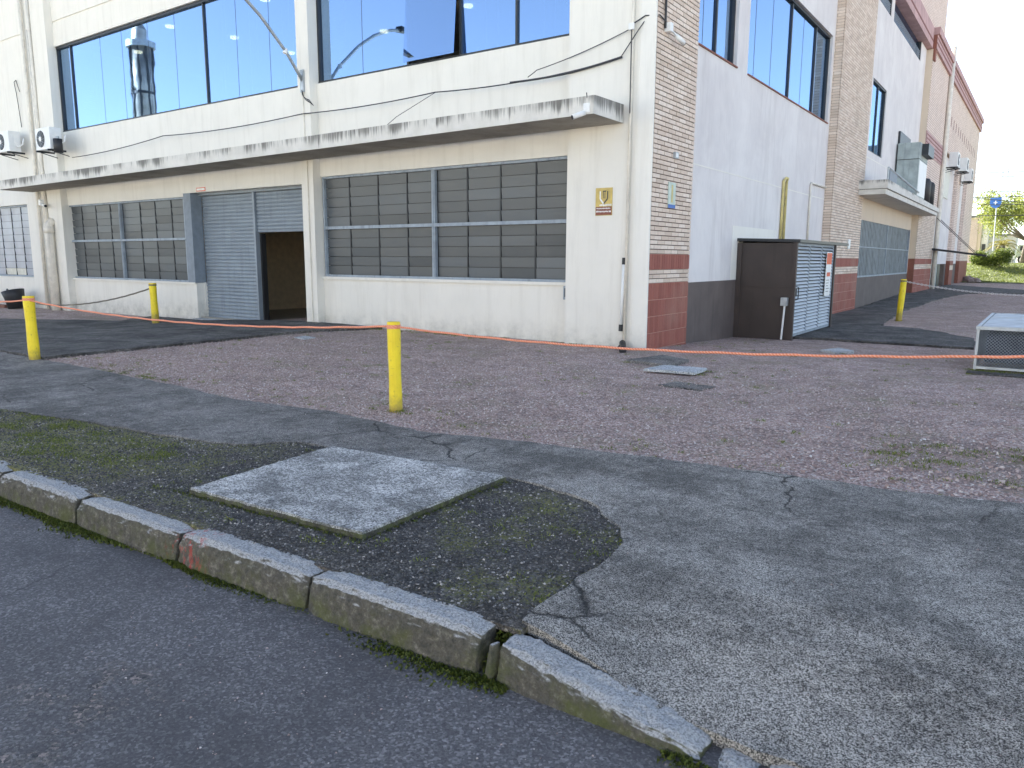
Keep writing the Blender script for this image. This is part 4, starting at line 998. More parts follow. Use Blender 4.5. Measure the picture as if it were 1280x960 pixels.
cctv((-22.45, -.12, 3.42), (.95, -.1, 0), 'dark camera on a bracket at the top of the far left pilaster', .1, 1.3)

def ac_unit(loc, label, ry=0.0, sc=1.0, simple=False, group='air conditioner condensers on the walls', bracket=True):
    """box with a fan grille; front faces -y turned by ry about z"""
    t = thing('air_conditioner', label, 'air conditioner', loc, group); t.rotation_euler = (0, 0, ry)
    def b0(nm, mt, *b_, bev=0):
        m = MB().box(*[q*sc for q in b_]); me_o = m.build(nm, mt, None, bev); me_o.parent = t; return me_o
    b0('casing', 'white', -.42, .42, -.32, .0, 0, .58, bev=.012)
    m = MB().disc((-.1*sc, -.322*sc, .29*sc), (0, -1, 0), .225*sc, .215*sc, .012*sc, 28); f = m.build('fan_guard', 'frame_dark', None); f.parent = t
    m = MB().disc((-.1*sc, -.336*sc, .29*sc), (0, -1, 0), .07*sc, .06*sc, .012*sc, 16); hb = m.build('fan_hub', 'white', None); hb.parent = f
    m = MB()
    for k in range(12):
        a = 2*math.pi*k/12; m.tube([((-.1+.06*math.cos(a))*sc, -.338*sc, (.29+.06*math.sin(a))*sc), ((-.1+.215*math.cos(a+.5))*sc, -.338*sc, (.29+.215*math.sin(a+.5))*sc)], .005*sc, 4)
    m = m.build('guard_wires', 'galv', None); m.parent = f
    b0('service_cover', 'white', .425, .435, -.2, -.03, .12, .5)
    if bracket:
        for x in (-.34, .34):
            q = MB().box((x-.02)*sc, (x+.02)*sc, -.36*sc, .12*sc, -.05*sc, -.002*sc).tube([(x*sc, -.24*sc, -.05*sc), (x*sc, .2*sc, -.15*sc)], .012*sc, 6).build('bracket', 'frame_dark', None); q.parent = t
    if not simple:
        m = MB().tube([(.43*sc, -.15*sc, .2*sc), (.55*sc, -.12*sc, .12*sc), (.66*sc, -.05*sc, .2*sc), (.62*sc, .0, .36*sc), (.5*sc, .02*sc, .3*sc)], .018*sc, 8); q = m.build('refrigerant_pipe', 'white', None); q.parent = t
    return t
ac_unit((-20.85, -.25, 4.98), 'white condenser with round fan guard below the left corner of the mirrored window', 0, 1.15)
ac_unit((-23.75, -.25, 5.12), 'white condenser cut by the left edge of the picture beyond the downpipes', 0, 1.15)
t = thing('filter_bottle', 'dark blue cylinder strapped beside the left condenser', 'cylinder', (-20.2, -.3, 4.85)); MB().tube([(-20.22, -.45, 4.86), (-20.22, -.45, 5.28)], .13, 14).build('body', 'black', t, smooth=True); MB().tube([(-20.22, -.45, 5.29), (-20.22, -.45, 5.36)], .05, 10).build('neck', 'galv', t)
ac_unit((.6, 37.8, 6.78), 'white condenser nearest the white downpipe on the side wall high above the black awning', math.radians(90), 1.35, True)
ac_unit((.6, 43.2, 7.05), 'middle condenser of the high group on the side wall', math.radians(90), 1.35, True)
ac_unit((.6, 46.8, 6.75), 'farthest and lowest condenser of the high group on the side wall', math.radians(90), 1.35, True)

# cables on the front
def cable(label, pts, r=.012, mat='cable', name='cable', sag=0, seg=10, group=None, cat='cable'):
    P_ = []
    for i in range(len(pts)-1):
        a, b_ = Vector(pts[i]), Vector(pts[i+1])
        for k in range(seg):
            t = k/seg; q = a.lerp(b_, t); q.z -= sag*4*t*(1-t)*(b_-a).length; P_.append(q)
    P_.append(Vector(pts[-1])); o = MB().tube(P_, r, 6).build(name, mat, smooth=True); return setp(o, label, cat, group)
cable('black cable strung in shallow arcs along the wall just above the long canopy', [(-20.2, -.06, 4.75), (-15.0, -.02, 4.98), (-9.05, -.03, 4.97), (-4.9, -.02, 4.98), (-2.3, -.02, 4.93), (-.65, -.05, 5.05)], .012, sag=.012)
cable('slack black cable looping from the wall clamp up to the brick pilaster top', [(-.65, -.05, 5.05), (-.30, -.08, 5.45), (.06, .2, 6.1)], .009)
cable('thick dark cable bundle at the right end of the wall cable', [(-3.0, -.04, 4.93), (-1.8, -.04, 4.93), (-.62, -.05, 5.06)], .02, sag=.01)
cable('thin grey cable running from the wall up to the junction on the corner downpipe', [(-2.6, -.03, 4.98), (-2.4, -.03, 5.08), (-.45, -.05, 5.50)], .008, sag=.02)
cable('short black cable from the corner downpipe junction across to the brick pilaster', [(-.43, -.06, 5.56), (-.2, -.05, 5.66), (.02, .05, 5.66), (.04, .26, 5.6)], .011)
cable('thin cable drooping to the canopy between the pilaster and the corner', [(-6.8, -.03, 4.2), (-6.0, -.03, 4.6), (-4.9, -.03, 4.97)], .006)
t = thing('junction_box', 'small white junction box on the corner downpipe where the cables meet', 'junction box', (-.43, -.1, 5.52)); B('box', 'white', t, -.48, -.38, -.12, -.07, 5.46, 5.57, bevel=.008); MB().tube([(-.43, -.09, 5.46), (-.42, -.09, 4.1)], .009, 6).build('cable', 'cable', t)
cable('thin wire hanging in a hook on the far left wall above the cut off condenser', [(-23.6, -.03, 6.0), (-23.75, -.03, 7.1), (-23.85, -.03, 7.5), (-23.7, -.03, 7.55), (-23.5, -.03, 7.15)], .012)
# lamp arm on the pilaster
t = thing('street_lamp_arm', 'long dark steel lamp arm slanting up and out from the middle pilaster', 'street lamp', (-9.0, 0, 5.6))
ap = [(-9.0, .02, 5.66), (-9.0, -.44, 6.24), (-9.0, -1.12, 6.87), (-9.0, -1.69, 7.26), (-9.0, -2.28, 7.52), (-9.0, -2.8, 7.64)]
MB().tube(ap, .038, 10).build('arm', 'galv', t, smooth=True)
B('bracket', 'galv', t, -9.06, -8.94, -.05, -.001, 5.45, 5.95); MB().tube([(-9.0, -.5, 6.22), (-9.0, -.47, 6.32)], .05, 8).build('clamp', 'white', t)
m = MB().hexa([(-9.12, -2.6, 7.56), (-8.88, -2.6, 7.56), (-8.9, -3.25, 7.62), (-9.1, -3.25, 7.62), (-9.1, -2.6, 7.7), (-8.9, -2.6, 7.7), (-8.95, -3.25, 7.66), (-9.05, -3.25, 7.66)]); m.build('lamp_head', 'frame_dark', t, bevel=.01)
for k in range(3): MB().tube([(-9.0, -.05, 5.5), (-8.93+.03*k, -.1, 5.38-.04*k), (-8.85+.05*k, -.06, 5.25), (-8.75+.04*k, .0, 5.18-.03*k)], .009, 6).build('cable_loop', 'cable', t)

# ------------------------------------------------------------------ side things
t = thing('meter_cabinet', 'dark brown utility cabinet against the lilac wall with a pale louvred door', 'cabinet', (.6, 5.0, -.15))
B('near_panel', 'brown_box', t, -.09, 1.2, 4.90, 4.96, -.25, 1.98); B('far_panel', 'brown_box', t, -.09, 1.2, 8.5, 8.56, -.3, 1.98); B('back_frame', 'brown_box', t, -.095, -.02, 4.96, 8.5, -.3, 1.98)
B('panel_seam', 'brown_box', t, -.09, 1.18, 4.885, 4.899, 1.0, 1.02); B('corner_post', 'brown_box', t, 1.16, 1.24, 4.86, 4.94, -.25, 2.0); B('corner_post', 'brown_box', t, 1.16, 1.24, 8.5, 8.6, -.3, 2.0)
B('corner_post', 'brown_box', t, -.09, .02, 4.86, 4.895, -.25, 1.98)
m = MB().hexa([(-.1, 4.84, 2.03), (1.3, 4.84, 1.985), (1.3, 9.7, 1.985), (-.1, 9.7, 2.03), (-.1, 4.84, 2.09), (1.3, 4.84, 2.05), (1.3, 9.7, 2.05), (-.1, 9.7, 2.09)]); m.build('roof_sheet', 'frame_dark', t)
dr = MB().box(1.17, 1.2, 4.95, 5.02, -.1, 1.98).box(1.17, 1.2, 8.42, 8.49, -.1, 1.98).box(1.17, 1.2, 5.02, 8.42, -.1, -.04).box(1.17, 1.2, 5.02, 8.42, 1.92, 1.98).box(1.17, 1.2, 6.10, 6.16, -.04, 1.92).box(1.17, 1.2, 7.24, 7.30, -.04, 1.92).build('louvred_door', 'frame_grey', t)
m = MB()
q = [(-.035, .018), (.016, -.030), (.024, -.026), (-.03, .024)]
for y in (-.52, .52): m.v += [(a, y, b_) for a, b_ in q]
m.f = [(0, 1, 2, 3)[::-1], (4, 5, 6, 7)]+[(k, 4+k, 4+(k+1) % 4, (k+1) % 4) for k in range(4)]
me = bpy.data.meshes.new('louvre_blade'); me.from_pydata(m.v, [], m.f); me.materials.append(MT['louvre'])
B('dark_gap_sheet', 'black', dr, 1.10, 1.11, 4.97, 8.48, -.1, 1.96)  # black sheet added behind the blades, painting the shade in their gaps
for yc in (5.56, 6.70, 7.86):
    pieces('louvre_blade', 'louvre', dr, None, [(1.195, yc, .0+.078*k) for k in range(25)], mesh=me)
MB().tube([(1.21, 5.06, .72), (1.27, 5.06, .74), (1.27, 5.06, 1.0), (1.21, 5.06, 1.02)], .012, 6).build('handle', 'black', dr); B('lock', 'black', dr, 1.2, 1.225, 5.0, 5.12, .8, .98)
t2 = thing('warning_sign', 'tall white notice with an orange head hung on the louvred cabinet door', 'sign', (1.24, 7.9, 1.4))
B('plate', 'white', t2, 1.235, 1.243, 7.6, 8.15, .72, 1.8); B('orange_head', 'orange', t2, 1.2435, 1.246, 7.62, 8.13, 1.5, 1.78); B('lettering', 'orange', t2, 1.2435, 1.246, 7.7, 8.05, 1.2, 1.3)
for k in range(5): B('lettering', 'frame_dark', t2, 1.2435, 1.246, 7.7, 8.0-.05*(k % 3), 1.1-.07*k, 1.115-.07*k)
t = thing('tap_pipe', 'thin white standpipe with a grey box in front of the brown cabinet', 'pipe', (1.0, 4.75, -.1))
MB().tube([(1.03, 4.78, -.15), (1.06, 4.8, .62)], .022, 8).build('pipe', 'white', t); B('box', 'galv', t, .98, 1.12, 4.74, 4.86, .6, .78)
t = thing('gas_pipe', 'yellow pipe pair rising above the brown cabinet on the lilac wall', 'pipe', (0, 8.2, 2))
MB().tube([(-.06, 8.08, 2.0), (-.06, 8.08, 3.62), (-.02, 8.15, 3.7), (-.02, 8.3, 3.7), (-.06, 8.36, 3.62), (-.06, 8.36, 2.0)], .035, 8).build('pipe', 'gas', t, smooth=True)
t = thing('conduit', 'beige conduit turning at a right angle onto the second brick pilaster', 'pipe', (0, 10.8, 2))
MB().tube([(-.06, 10.8, 2.0), (-.06, 10.8, 3.74), (-.06, 10.86, 3.8), (-.06, 12.55, 3.8)], .03, 8).build('pipe', 'pipe', t, smooth=True)
t = thing('wall_lamp', 'small white oval light on the second brick pilaster', 'lamp', (.16, 15.0, 2.1)); MB().box(.15, .2, 15.1, 15.4, 1.98, 2.3).build('cover', 'white', t, bevel=.02)

# hood and duct on the side canopy
t = thing('extract_hood', 'tall weathered metal duct housing standing on the side canopy', 'duct', (.5, 24.5, 4.3))
B('housing', 'duct', t, .12, .95, 23.6, 26.0, 4.2, 5.75); B('housing', 'duct', t, .12, .95, 23.58, 26.02, 5.76, 6.42); B('seam', 'frame_dark', t, .11, .955, 23.575, 26.02, 5.745, 5.765)
B('side_outlet', 'frame_dark', t, .951, 1.2, 24.1, 25.9, 5.95, 6.4); B('wall_flange', 'frame_dark', t, .06, .14, 23.8, 26.6, 6.43, 6.95); B('pale_side', 'white', t, .951, .965, 23.7, 25.9, 4.3, 5.7)
t = thing('safety_rail', 'slanting grey rail along the edge of the side canopy', 'rail', (1, 17, 4.3)); MB().tube([(.98, 16.6, 4.72), (.98, 24.0, 4.42)], .035, 6).build('top_rail', 'galv', t); MB().tube([(.98, 16.6, 4.72), (.98, 16.6, 4.28)], .03, 6).build('post', 'galv', t)
B('dark_panel', 'bluebeam', t, .95, .99, 16.9, 18.4, 4.3, 4.68)
for k, (y, lb) in enumerate(((28.0, 'black cylinder tank on the side canopy next to the duct housing'), (30.0, 'slimmer black cylinder tank at the far end of the side canopy'))):
    t = thing('gas_cylinder', lb, 'cylinder', (.7, y, 4.15), 'black cylinders on the side canopy'); r = .34-.06*k
    MB().tube([(.6, y, 4.15), (.6, y, 5.2), (.6, y, 5.32), (.6, y, 5.38)], [r, r, r*.8, r*.3], 14).build('body', 'black', t, smooth=True); MB().tube([(.6, y, 5.37), (.6, y, 5.5)], .05, 8).build('valve', 'galv', t)

# ------------------------------------------------------------------ posts, ropes, chain
def post(x, y, hgt, r, label, lean=(0, 0)):
    z = g1(x, y); t = thing('yellow_post', label, 'post', (x, y, z), 'yellow posts around the yard'); n = 14
    pts = [(x+lean[0]*k, y+lean[1]*k, z-.1+(hgt+.1)*k) for k in np.linspace(0, 1, 9)]
    rs = [r*(1+.05*math.sin(k*9+x)) for k in np.linspace(0, 1, 9)]
    MB().tube(pts, rs, n).build('shaft', 'yellow', t, smooth=False, bevel=.006)
    p = pts[-1]; MB().tube([(p[0], p[1], p[2]-.07), (p[0]+.0, p[1], p[2]-.03)], r+.006, n).build('rope_wrap', 'rope' if y < -5 else 'rope_dark', t)
    return pts[-1]
pA = post(.24, -6.69, .945, .068, 'nearest yellow post, between the gravel and the pavement in the middle', (-.02, .01))
pB = post(-7.14, -7.12, 1.0, .078, 'yellow post at the corner of the asphalt driveway, left end of the orange rope', (-.01, 0))
pC = post(-13.55, -1.45, 1.1, .09, 'yellow post in front of the louvred window left of the roller shutter', (-.03, 0))
pD = post(2.27, 12.5, 1.22, .085, 'far yellow post by the brown plinth holding the white chain', (.05, 0))
pE = post(7.7, -6.35, 1.25, .07, 'yellow post outside the right edge of the picture'); pF = post(8.5, 12.5, 1.1, .08, 'yellow post at the far end of the white chain'); pG = post(-16.5, -7.2, 1.0, .08, 'yellow post beyond the left edge of the picture')
def rope(name, label, a, b_, sag, r, mat, cat='rope'):
    pts = []; n = 50
    for k in range(n+1):
        t = k/n; q = Vector(a).lerp(Vector(b_), t); q.z -= sag*4*t*(1-t); q.z += .003*math.sin(k*1.7); pts.append(q)
    return setp(MB().tube(pts, r, 8).build(name, mat, smooth=True), label, cat)
rope('rope', 'orange rope from the nearest yellow post toward the right edge', (.30, -6.70, pA[2]-.05), (7.65, -6.38, 1.19), .17, .0105, 'rope')
rope('rope', 'orange rope sagging between the driveway corner post and the nearest post', (-7.07, -7.13, pB[2]-.07), (.17, -6.70, pA[2]-.05), .14, .0115, 'rope')
rope('rope', 'orange rope leaving the driveway corner post toward the left edge', (-7.2, -7.13, pB[2]-.07), (-16.5, -7.2, .8), .12, .0125, 'rope')
rope('rope', 'thin dark rope from the post by the louvred window down toward the large downpipe', (-13.6, -1.45, pC[2]-.12), (-21.0, -1.2, .1), .2, .02, 'rope_dark')
m = MB(); n = 118; a = Vector((2.36, 12.5, 1.0)); b_ = Vector((8.45, 12.5, .95)); P_ = []
for k in range(n+1): t = k/n; q = a.lerp(b_, t); q.z -= .30*4*t*(1-t); P_.append(q)
for k in range(n):
    c = (P_[k]+P_[k+1])/2; d = (P_[k+1]-P_[k]).normalized(); s_ = Vector((0, 1, 0)) if k % 2 else d.cross(Vector((0, 1, 0))).normalized()
    ring = [c+d*(.036*math.cos(u))+s_*(.02*math.sin(u)) for u in np.linspace(0, 2*math.pi, 9)]
    m.tube(ring, .0075, 4, cap=False)
setp(m.build('chain', 'chain'), 'white plastic chain sagging from the far yellow post across the gravel', 'chain')

# ------------------------------------------------------------------ covers, cage, odds
def lid(label, c, z, th, mat='lid', seed=1):
    o = slabmesh(c, z, th, 5, .01, seed).build('drain_cover', mat); setp(o, label, 'cover'); return o
lid('rough concrete cover beside the black hose at the corner of the building', [(.44, -1.68), (1.26, -1.85), (1.25, -1.07), (.66, -.76)], .035, .08, 'path', 1)
lid('pale smooth cover slab lying tilted in front of the corner, middle of three', [(1.14, -2.55), (1.89, -2.47), (1.87, -1.91), (1.22, -1.99)], .05, .035, 'lid', 2)
lid('nearest and darkest sunken cover in the pink gravel in front of the corner', [(1.80, -3.48), (2.39, -3.55), (2.45, -3.15), (1.88, -3.08)], .004, .03, 'path', 3)
lid('small round edged cover in the gravel before the brown cabinet', [(2.45, 2.3), (2.8, 2.0), (3.0, 2.5), (2.65, 2.85)], -.04, .06, 'lid', 4)
lid('small pale cover in the gravel near the right end of the roller shutter', [(-6.67, -2.46), (-6.25, -2.54), (-6.31, -2.2), (-6.72, -2.13)], .01, .05, 'lid', 5)
cz0 = g1(5.4, 1)
t = thing('wire_cage', 'galvanised wire mesh cage with slatted top at the right edge of the gravel', 'cage', (5.7, 2.4, cz0))
x0, x1, y0, y1, h0 = 5.02, 6.6, .66, 4.3, .60
m = MB()
for x in (x0, x1): 
    for y in (y0, y1): m.box(x-.018, x+.018, y-.018, y+.018, cz0-.05, h0)
m.box(x0, x1, y0-.015, y0+.015, .02, .055).box(x0-.015, x0+.015, y0, y1, .02, .055).box(x0, x1, y1-.015, y1+.015, .02, .055); m.build('frame', 'galv', t)
top = MB().box(x0-.03, x1+.03, y0-.03, y0+.03, h0, h0+.05).box(x0-.03, x0+.02, y0, y1, h0, h0+.045).box(x0-.03, x1, y1-.03, y1+.03, h0, h0+.045).build('top_frame', 'galv', t)
pieces('top_slat', 'galv', top, (x1-x0-.06, .205, .012), [((x0+x1)/2, y0+.14+.215*k, h0+.03) for k in range(17)], rots=[(rnd.uniform(-.03, .03), 0, 0) for _ in range(17)])
def mesh_panel(nm, o0, du, U, H_, s_=.045):
    m = MB(); o0 = Vector(o0); du = Vector(du)
    for sg in (1, -1):
        u = -H_
        while u < U+H_:
            a, b_ = (u, 0), (u+H_, H_)
            if sg < 0: a, b_ = (u+H_, 0), (u, H_)
            def clip(a, b_):
                (ua, va), (ub, vb) = a, b_
                if ua > ub: ua, va, ub, vb = ub, vb, ua, va
                if ub <= 0 or ua >= U: return None
                k = (vb-va)/(ub-ua)
                if ua < 0: va += k*(0-ua); ua = 0
                if ub > U: vb -= k*(ub-U); ub = U
                return (ua, va), (ub, vb)
            c = clip(a, b_)
            if c: m.tube([o0+du*c[0][0]+Vector((0, 0, c[0][1])), o0+du*c[1][0]+Vector((0, 0, c[1][1]))], .0045, 3, cap=False)
            u += s_
    setp(m.build(nm, 'galv', t), kind='stuff')
mesh_panel('wire_mesh', (x0+.02, y0, .055), (1, 0, 0), x1-x0-.04, .54); mesh_panel('wire_mesh', (x0, y0+.02, .055), (0, 1, 0), y1-y0-.04, .54)
tt = thing('covered_machine', 'dark blue machine casing standing inside the wire cage', 'machine', (5.9, 2.4, cz0)); MB().box(5.12, 6.5, .8, 4.1, cz0+.12, .53).build('casing', 'navy', tt, bevel=.03); MB().disc((5.9, .79, .25), (0, -1, 0), .13, .12, .02, 18).build('vent', 'frame_dark', tt)
setp(B('concrete_strip', 'drive', None, 4.95, 7, .15, .45, -.1, .01), 'low broken concrete strip in front of the wire cage', 'kerb')
t = thing('plastic_tub', 'black plastic tub at the wall foot left of the downpipes', 'tub', (-24.0, -.6, -.2))
MB().tube([(-24.0, -.6, -.2), (-24.05, -.62, .2), (-24.1, -.64, .42)], [.26, .32, .36], 14).build('body', 'black', t, smooth=True); MB().tube([(-24.42, -.64, .40), (-24.62, -.6, .46), (-24.66, -.6, .1)], .03, 6).build('handle', 'black', t)
setp(B('timber_plank', 'terracotta', None, -27, -24.6, -.75, -.6, -.2, -.1), 'reddish plank lying on the ground by the black tub', 'plank')
t = thing('motorcycle', 'edge of a parked dark motorcycle at the left side of the picture', 'motorcycle', (-27.9, -1.0, -.2))
m = MB(); ring = [(-27.9+.28*math.cos(u), -1.0, .1+.28*math.sin(u)) for u in np.linspace(0, 2*math.pi, 25)]; m.tube(ring, .05, 8, cap=False); m.build('wheel', 'rubber', t, smooth=True)
m = MB(); ring = [(-29.2+.28*math.cos(u), -1.0, .1+.28*math.sin(u)) for u in np.linspace(0, 2*math.pi, 25)]; m.tube(ring, .05, 8, cap=False); m.build('wheel', 'rubber', t, smooth=True)
MB().tube([(-27.90, -1, .1), (-28.10, -1, .75), (-28.20, -1, .85)], .04, 8).build('fork', 'galv', t); MB().tube([(-28.15, -1, .6), (-28.50, -1, .68), (-28.80, -1, .6)], [.08, .15, .1], 10).build('tank', 'rust', t, smooth=True)
MB().tube([(-28.80, -1, .62), (-29.10, -1, .64), (-29.50, -1, .7)], [.1, .1, .05], 10).build('seat', 'black', t, smooth=True); MB().box(-28.70, -28.30, -1.1, -.9, .0, .4).build('engine', 'frame_dark', t, bevel=.04); MB().tube([(-28.20, -1.3, .9), (-28.20, -.7, .9)], .02, 6).build('handlebar', 'black', t)

# ------------------------------------------------------------------ far end
def rockf(x, y, s_, label, seed):
    r = random.Random(seed); m = MB(); n1, n2 = 7, 9; z = g1(x, y)
    for i in range(n1+1):
        th = math.pi*i/n1
        for j in range(n2):
            ph = 2*math.pi*j/n2; k = s_*r.uniform(.8, 1.15); m.v.append((x+k*math.sin(th)*math.cos(ph), y+k*math.sin(th)*math.sin(ph), z+k*.75*math.cos(th)+s_*.3))
    for i in range(n1):
        for j in range(n2): a = i*n2+j; b_ = i*n2+(j+1) % n2; m.f.append((a, b_, b_+n2, a+n2))
    setp(m.build('rock', 'rock'), label, 'rock', 'rocks at the foot of the bank')
rockf(.75, 55.6, .42, 'largest pinkish rock against the end of the brick wall', 1); rockf(1.3, 55.0, .33, 'pinkish rock to the right of the largest one at the bank foot', 2); rockf(1.0, 54.3, .25, 'small front rock of the three at the bank foot', 3)
def leafball(name, mat, c, R_, n, size, parent, squash=.8, clump=14):
    cs = RS.normal(0, 1, (clump, 3)); cs /= np.linalg.norm(cs, axis=1)[:, None]; cs *= RS.uniform(.35, .95, (clump, 1))*R_
    idx = RS.randint(0, clump, n); p = cs[idx]+RS.normal(0, R_*.22, (n, 3)); p[:, 2] *= squash; p += np.array(c)
    u = RS.normal(0, 1, (n, 3)); u /= np.linalg.norm(u, axis=1)[:, None]; v = np.cross(u, RS.normal(0, 1, (n, 3))); v /= np.linalg.norm(v, axis=1)[:, None]
    s_ = size*RS.uniform(.6, 1.4, (n, 1)); V = np.stack([p-u*s_, p+v*s_*.5, p+u*s_, p-v*s_*.5], 1).reshape(-1, 3)
    o = npmesh(name, V, np.arange(n*4).reshape(-1, 4), mat, parent); return o
def tree(x, y, hgt, spread, label, nb=9, mat='leaf_tree', leaves=9000, seed=1, lo=.35):
    z = g1(x, y); t = thing('broadleaf_tree', label, 'tree', (x, y, z)); r = random.Random(seed)
    tr = MB().tube([(x, y, z-.2), (x+.1, y, z+hgt*.2), (x+.25, y, z+hgt*lo)], [hgt*.035, hgt*.027, hgt*.022], 9)
    ends = []
    for k in range(nb):
        a = 2*math.pi*k/nb+r.uniform(-.3, .3); L = spread*r.uniform(.5, 1); zz = z+hgt*r.uniform(.6, .97)
        p0 = Vector((x+.25, y, z+hgt*(lo-.04))); p2 = Vector((x+L*math.cos(a), y+L*math.sin(a), zz)); p1 = p0.lerp(p2, .5)+Vector((0, 0, -hgt*.05))
        tr.tube([p0, p1, p2], [hgt*.016, hgt*.010, hgt*.003], 6); ends.append(p2)
        for q in range(3):
            e = p1.lerp(p2, r.uniform(.2, .8)); f = e+Vector((r.uniform(-1, 1), r.uniform(-1, 1), r.uniform(.1, 1)))*spread*.3; tr.tube([e, f], [hgt*.006, hgt*.002], 5); ends.append(f)
    tr.build('trunk', 'bark', t, smooth=True)
    n = leaves//len(ends); P_ = np.concatenate([RS.normal(0, spread*.13, (n, 3))+np.array(e) for e in ends]); N = len(P_)
    u = RS.normal(0, 1, (N, 3)); u /= np.linalg.norm(u, axis=1)[:, None]; v = np.cross(u, RS.normal(0, 1, (N, 3))); v /= np.linalg.norm(v, axis=1)[:, None]
    s_ = hgt*.014*RS.uniform(.6, 1.5, (N, 1)); V = np.stack([P_-u*s_, P_+v*s_*.5, P_+u*s_, P_-v*s_*.5], 1).reshape(-1, 3)
    npmesh('crown', V, np.arange(N*4).reshape(-1, 4), mat, t); return t
tree(3.3, 86, 7.6, 5.0, 'open crowned yellow green tree behind the palm at the far right', 12, leaves=20000, seed=5)
tree(-3.5, 112, 8, 4, 'hazy pale tree far behind the low building', 8, leaves=5000, seed=8)
tree(11, 80, 8, 4.5, 'dense tree past the right edge of the picture', 9, leaves=6000, seed=9)
def bush(x, y, rx, h_, label):
    z = g1(x, y); t = thing('shrub', label, 'shrub', (x, y, z), 'shrubs on the bank')
    MB().tube([(x, y, z-.1), (x, y, z+h_*.6)], [.06, .03], 6).build('stem', 'bark', t)
    leafball('foliage', 'leaf_bush', (x, y, z+h_*.5), rx, 3800, .075, t, h_*.62/rx, 18)
bush(.85, 64, .72, 1.15, 'rounded dark green shrub on the bank nearest the building end'); bush(2.3, 64, .95, 1.25, 'wider rounded green shrub on the bank beside the palm'); bush(5.3, 65, .8, 1.1, 'shrub on the bank hidden at the right edge')
def palm(x, y, label):
    z = g1(x, y); t = thing('palm_tree', label, 'palm', (x, y, z)); tp = z+1.7
    MB().tube([(x, y, z-.1), (x, y, z+.8), (x, y, tp)], [.28, .22, .2], 10).build('trunk', 'bark', t, smooth=True)
    for k in range(30):
        a = 2*math.pi*k/30*2.4; el = .2+1.0*(k/30)+rnd.uniform(-.1, .1); L = rnd.uniform(1.4, 1.9); m = MB(); pr = None; pts = []
        for q in range(9):
            s_ = q/8; rr = L*s_*math.cos(el*(1-.1*s_)); zz = tp+L*s_*math.sin(el)-1.25*s_*s_*L*.55
            pts.append(Vector((x+rr*math.cos(a), y+rr*math.sin(a), zz)))
        side = Vector((-math.sin(a), math.cos(a), 0))
        for q in range(1, 9):
            for sg in (-1, 1):
                for j in range(2):
                    b0 = pts[q-1].lerp(pts[q], j*.5); w_ = .30*math.sin(math.pi*min(.97, (q+j*.5)/9.2))+.05
                    tip = b0+side*sg*w_+Vector((0, 0, -.10))+(pts[q]-pts[q-1])*.9; e = (pts[q]-pts[q-1])*.22
                    m.add([b0, b0+e, tip], [(0, 1, 2)])
        m.tube(pts, .012, 3); m.build('frond', 'leaf_palm', t)
palm(2.05, 71, 'short palm with a spiky yellow green crown beyond the shrubs')
sp = thing('road_sign', 'blue shield shaped road sign on a thin grey pole on the bank', 'sign', (1.6, 66, 1.3))
MB().tube([(1.62, 66.03, 1.2), (1.5, 66.03, 6.9)], .045, 8).build('pole', 'galv', sp)
m = MB(); out = [(-.42, .42), (.42, .42), (.42, -.1), (.3, -.34), (0, -.48), (-.3, -.34), (-.42, -.1)]; cx, cz_ = 1.42, 6.55
m.v = [(cx+a, 65.96, cz_+b_) for a, b_ in out]+[(cx+a, 65.99, cz_+b_) for a, b_ in out]; n = len(out); m.f = [tuple(range(n)), tuple(range(n, 2*n))[::-1]]+[(k, n+k, n+(k+1) % n, (k+1) % n) for k in range(n)]
m.build('face', 'bluesign', sp); MB().box(cx-.04, cx+.04, 65.94, 65.955, cz_-.16, cz_+.16).box(cx-.14, cx-.045, 65.94, 65.955, cz_-.03, cz_+.03).box(cx+.045, cx+.14, 65.94, 65.955, cz_-.03, cz_+.03).build('symbol', 'louvre', sp)
hb = thing('far_building', 'low cream brick building with a pale gable strip behind the bank', 'building', (-2, 97, 1.3))
B('wall', 'beige', hb, -6, -1.3, 95, 104, 0, 6.7); B('brick_front', 'brickwall', hb, -3.6, -1.7, 94.9, 95, 1.2, 6.4); B('roof', 'roof', hb, -6.2, -1.2, 94.8, 104.2, 6.7, 6.9)
B('wall', 'wall_pale', hb, -1.28, -.6, 95.3, 103, 0, 6.5); B('window', 'frame_dark', hb, -1.15, -.8, 95.2, 95.3, 2.0, 3.6); B('wall', 'wall', hb, -.58, 2.2, 97, 103, 0, 4.6); B('roof', 'roof', hb, -.7, 2.4, 96.8, 103.2, 4.6, 4.8)
B('window', 'frame_dark', hb, .2, .9, 96.93, 97, 2.4, 3.4)
h2 = thing('far_house', 'white house half hidden behind the open crowned tree', 'building', (8, 120, 1.3)); B('wall', 'wall_pale', h2, 4, 14, 120, 130, 0, 5.5)
MB().add([(3.6, 119.5, 5.5), (14.4, 119.5, 5.5), (14.4, 130.5, 5.5), (3.6, 130.5, 5.5), (5, 125, 7.5), (13, 125, 7.5)], [(0, 1, 5, 4), (2, 3, 4, 5), (1, 2, 5), (3, 0, 4), (3, 2, 1, 0)]).build('roof', 'terracotta', h2)
for x in (5, 8, 11): B('window', 'frame_dark', h2, x, x+1.2, 119.95, 120, 2.4, 3.8)
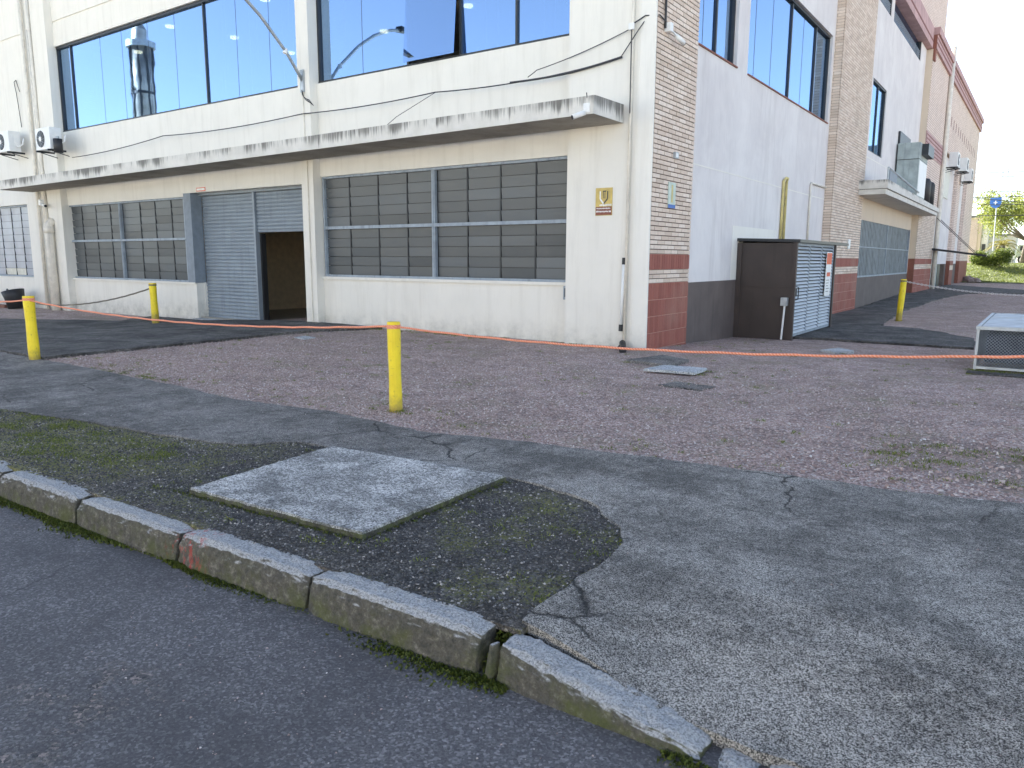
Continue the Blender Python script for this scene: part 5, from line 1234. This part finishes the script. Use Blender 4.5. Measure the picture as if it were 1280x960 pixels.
# truck, mostly outside the frame
zt = g1(4, 88); t = thing('truck', 'pale green flatbed truck parked at the far right edge', 'truck', (4.5, 88, zt))
MB().box(2.6, 7.5, 86.9, 88.9, zt+.75, zt+1.35).build('body', 'truckpaint', t, bevel=.06); MB().hexa([(2.5, 86.95, zt+.6), (4.0, 86.95, zt+.6), (4.0, 88.85, zt+.6), (2.5, 88.85, zt+.6), (2.75, 87.05, zt+2.0), (4.0, 87.05, zt+2.0), (4.0, 88.75, zt+2.0), (2.75, 88.75, zt+2.0)]).build('cab', 'truckpaint', t, bevel=.05)
B('window', 'frame_dark', t, 2.95, 3.7, 86.9, 86.97, zt+1.4, zt+1.85); B('bumper', 'white', t, 2.35, 2.5, 86.95, 88.85, zt+.5, zt+.75)
for x in (3.2, 6.4):
    wh = MB().disc((x, 86.95, zt+.42), (0, -1, 0), .42, .42, .12, 20).build('wheel', 'rubber', t); MB().disc((x, 86.82, zt+.42), (0, -1, 0), .22, .2, .02, 14).build('rim', 'white', wh)
# power lines
for k, (za, zb, lb) in enumerate(((8.95, 8.75, 'top power line over the far trees'), (8.6, 8.45, 'second power line from the top'), (8.5, 6.9, 'power line sloping down to the right'), (7.5, 7.3, 'fourth power line counted from the top'), (6.9, 7.1, 'fifth power line rising slightly'), (6.3, 6.5, 'sixth power line, just above the lowest one'), (5.5, 5.6, 'lowest power line above the low building'))):
    rope('power_line', lb, (-12, 60.5+k*.2, za+.2), (16, 60.5+k*.2, zb-.3+(-2.0 if k == 2 else 0)), .25, .028, 'cable', 'cable')
t = thing('insulator_pair', 'two small insulators clamped on the top power line', 'insulator', (2.2, 60.5, 8.5))
for x in (2.0, 2.35): MB().tube([(x, 60.5, 8.25), (x, 60.5, 8.95)], .05, 8).build('insulator', 'galv', t)
# stack seen mirrored in the left window (it stands across the road, behind the camera)
tw = thing('steel_tower', 'tall steel tank tower across the road, seen mirrored in the left window', 'tower', (-85.8, -39.5, 0))
MB().tube([(-85.8, -39.5, -.4), (-85.8, -39.5, 22), (-85.8, -39.5, 26.3)], [1.25, 1.25, 1.2], 24).build('shell', 'tower', tw, smooth=True)
MB().tube([(-85.8, -39.5, 26.3), (-85.8, -39.5, 27.0)], [1.6, 1.6], 24).build('platform', 'galv', tw); MB().tube([(-85.8, -39.5, 27), (-85.8, -39.5, 28.4), (-85.8, -39.5, 29.2)], [.9, .8, .3], 18).build('cap', 'tower', tw)
m = MB()
for k in range(8): a = 2*math.pi*k/8; m.tube([(-85.8+1.28*math.cos(a), -39.5+1.28*math.sin(a), 0), (-85.8+1.28*math.cos(a), -39.5+1.28*math.sin(a), 26.3)], .12, 5)
m.build('rib', 'frame_dark', tw)
for z in (8, 15, 21): MB().tube([(-85.8, -39.5, z), (-85.8, -39.5, z+.3)], 1.33, 24).build('hoop', 'frame_dark', tw)

# low warehouse across the road, unseen, added for its warm sunlit bounce
wh = thing('bounce_block', 'low pale warehouse added across the road to bounce sunlight', 'bounce_block', (0, -32, 0))
B('wall', 'wall_pale', wh, -45, 45, -42, -32, -.5, 6.0); B('roof', 'roof', wh, -45.3, 45.3, -42.3, -31.7, 6.0, 6.3)
for k in range(9): B('window', 'frame_dark', wh, -40+k*9.5, -37+k*9.5, -32, -31.93, 1.4, 3.0)
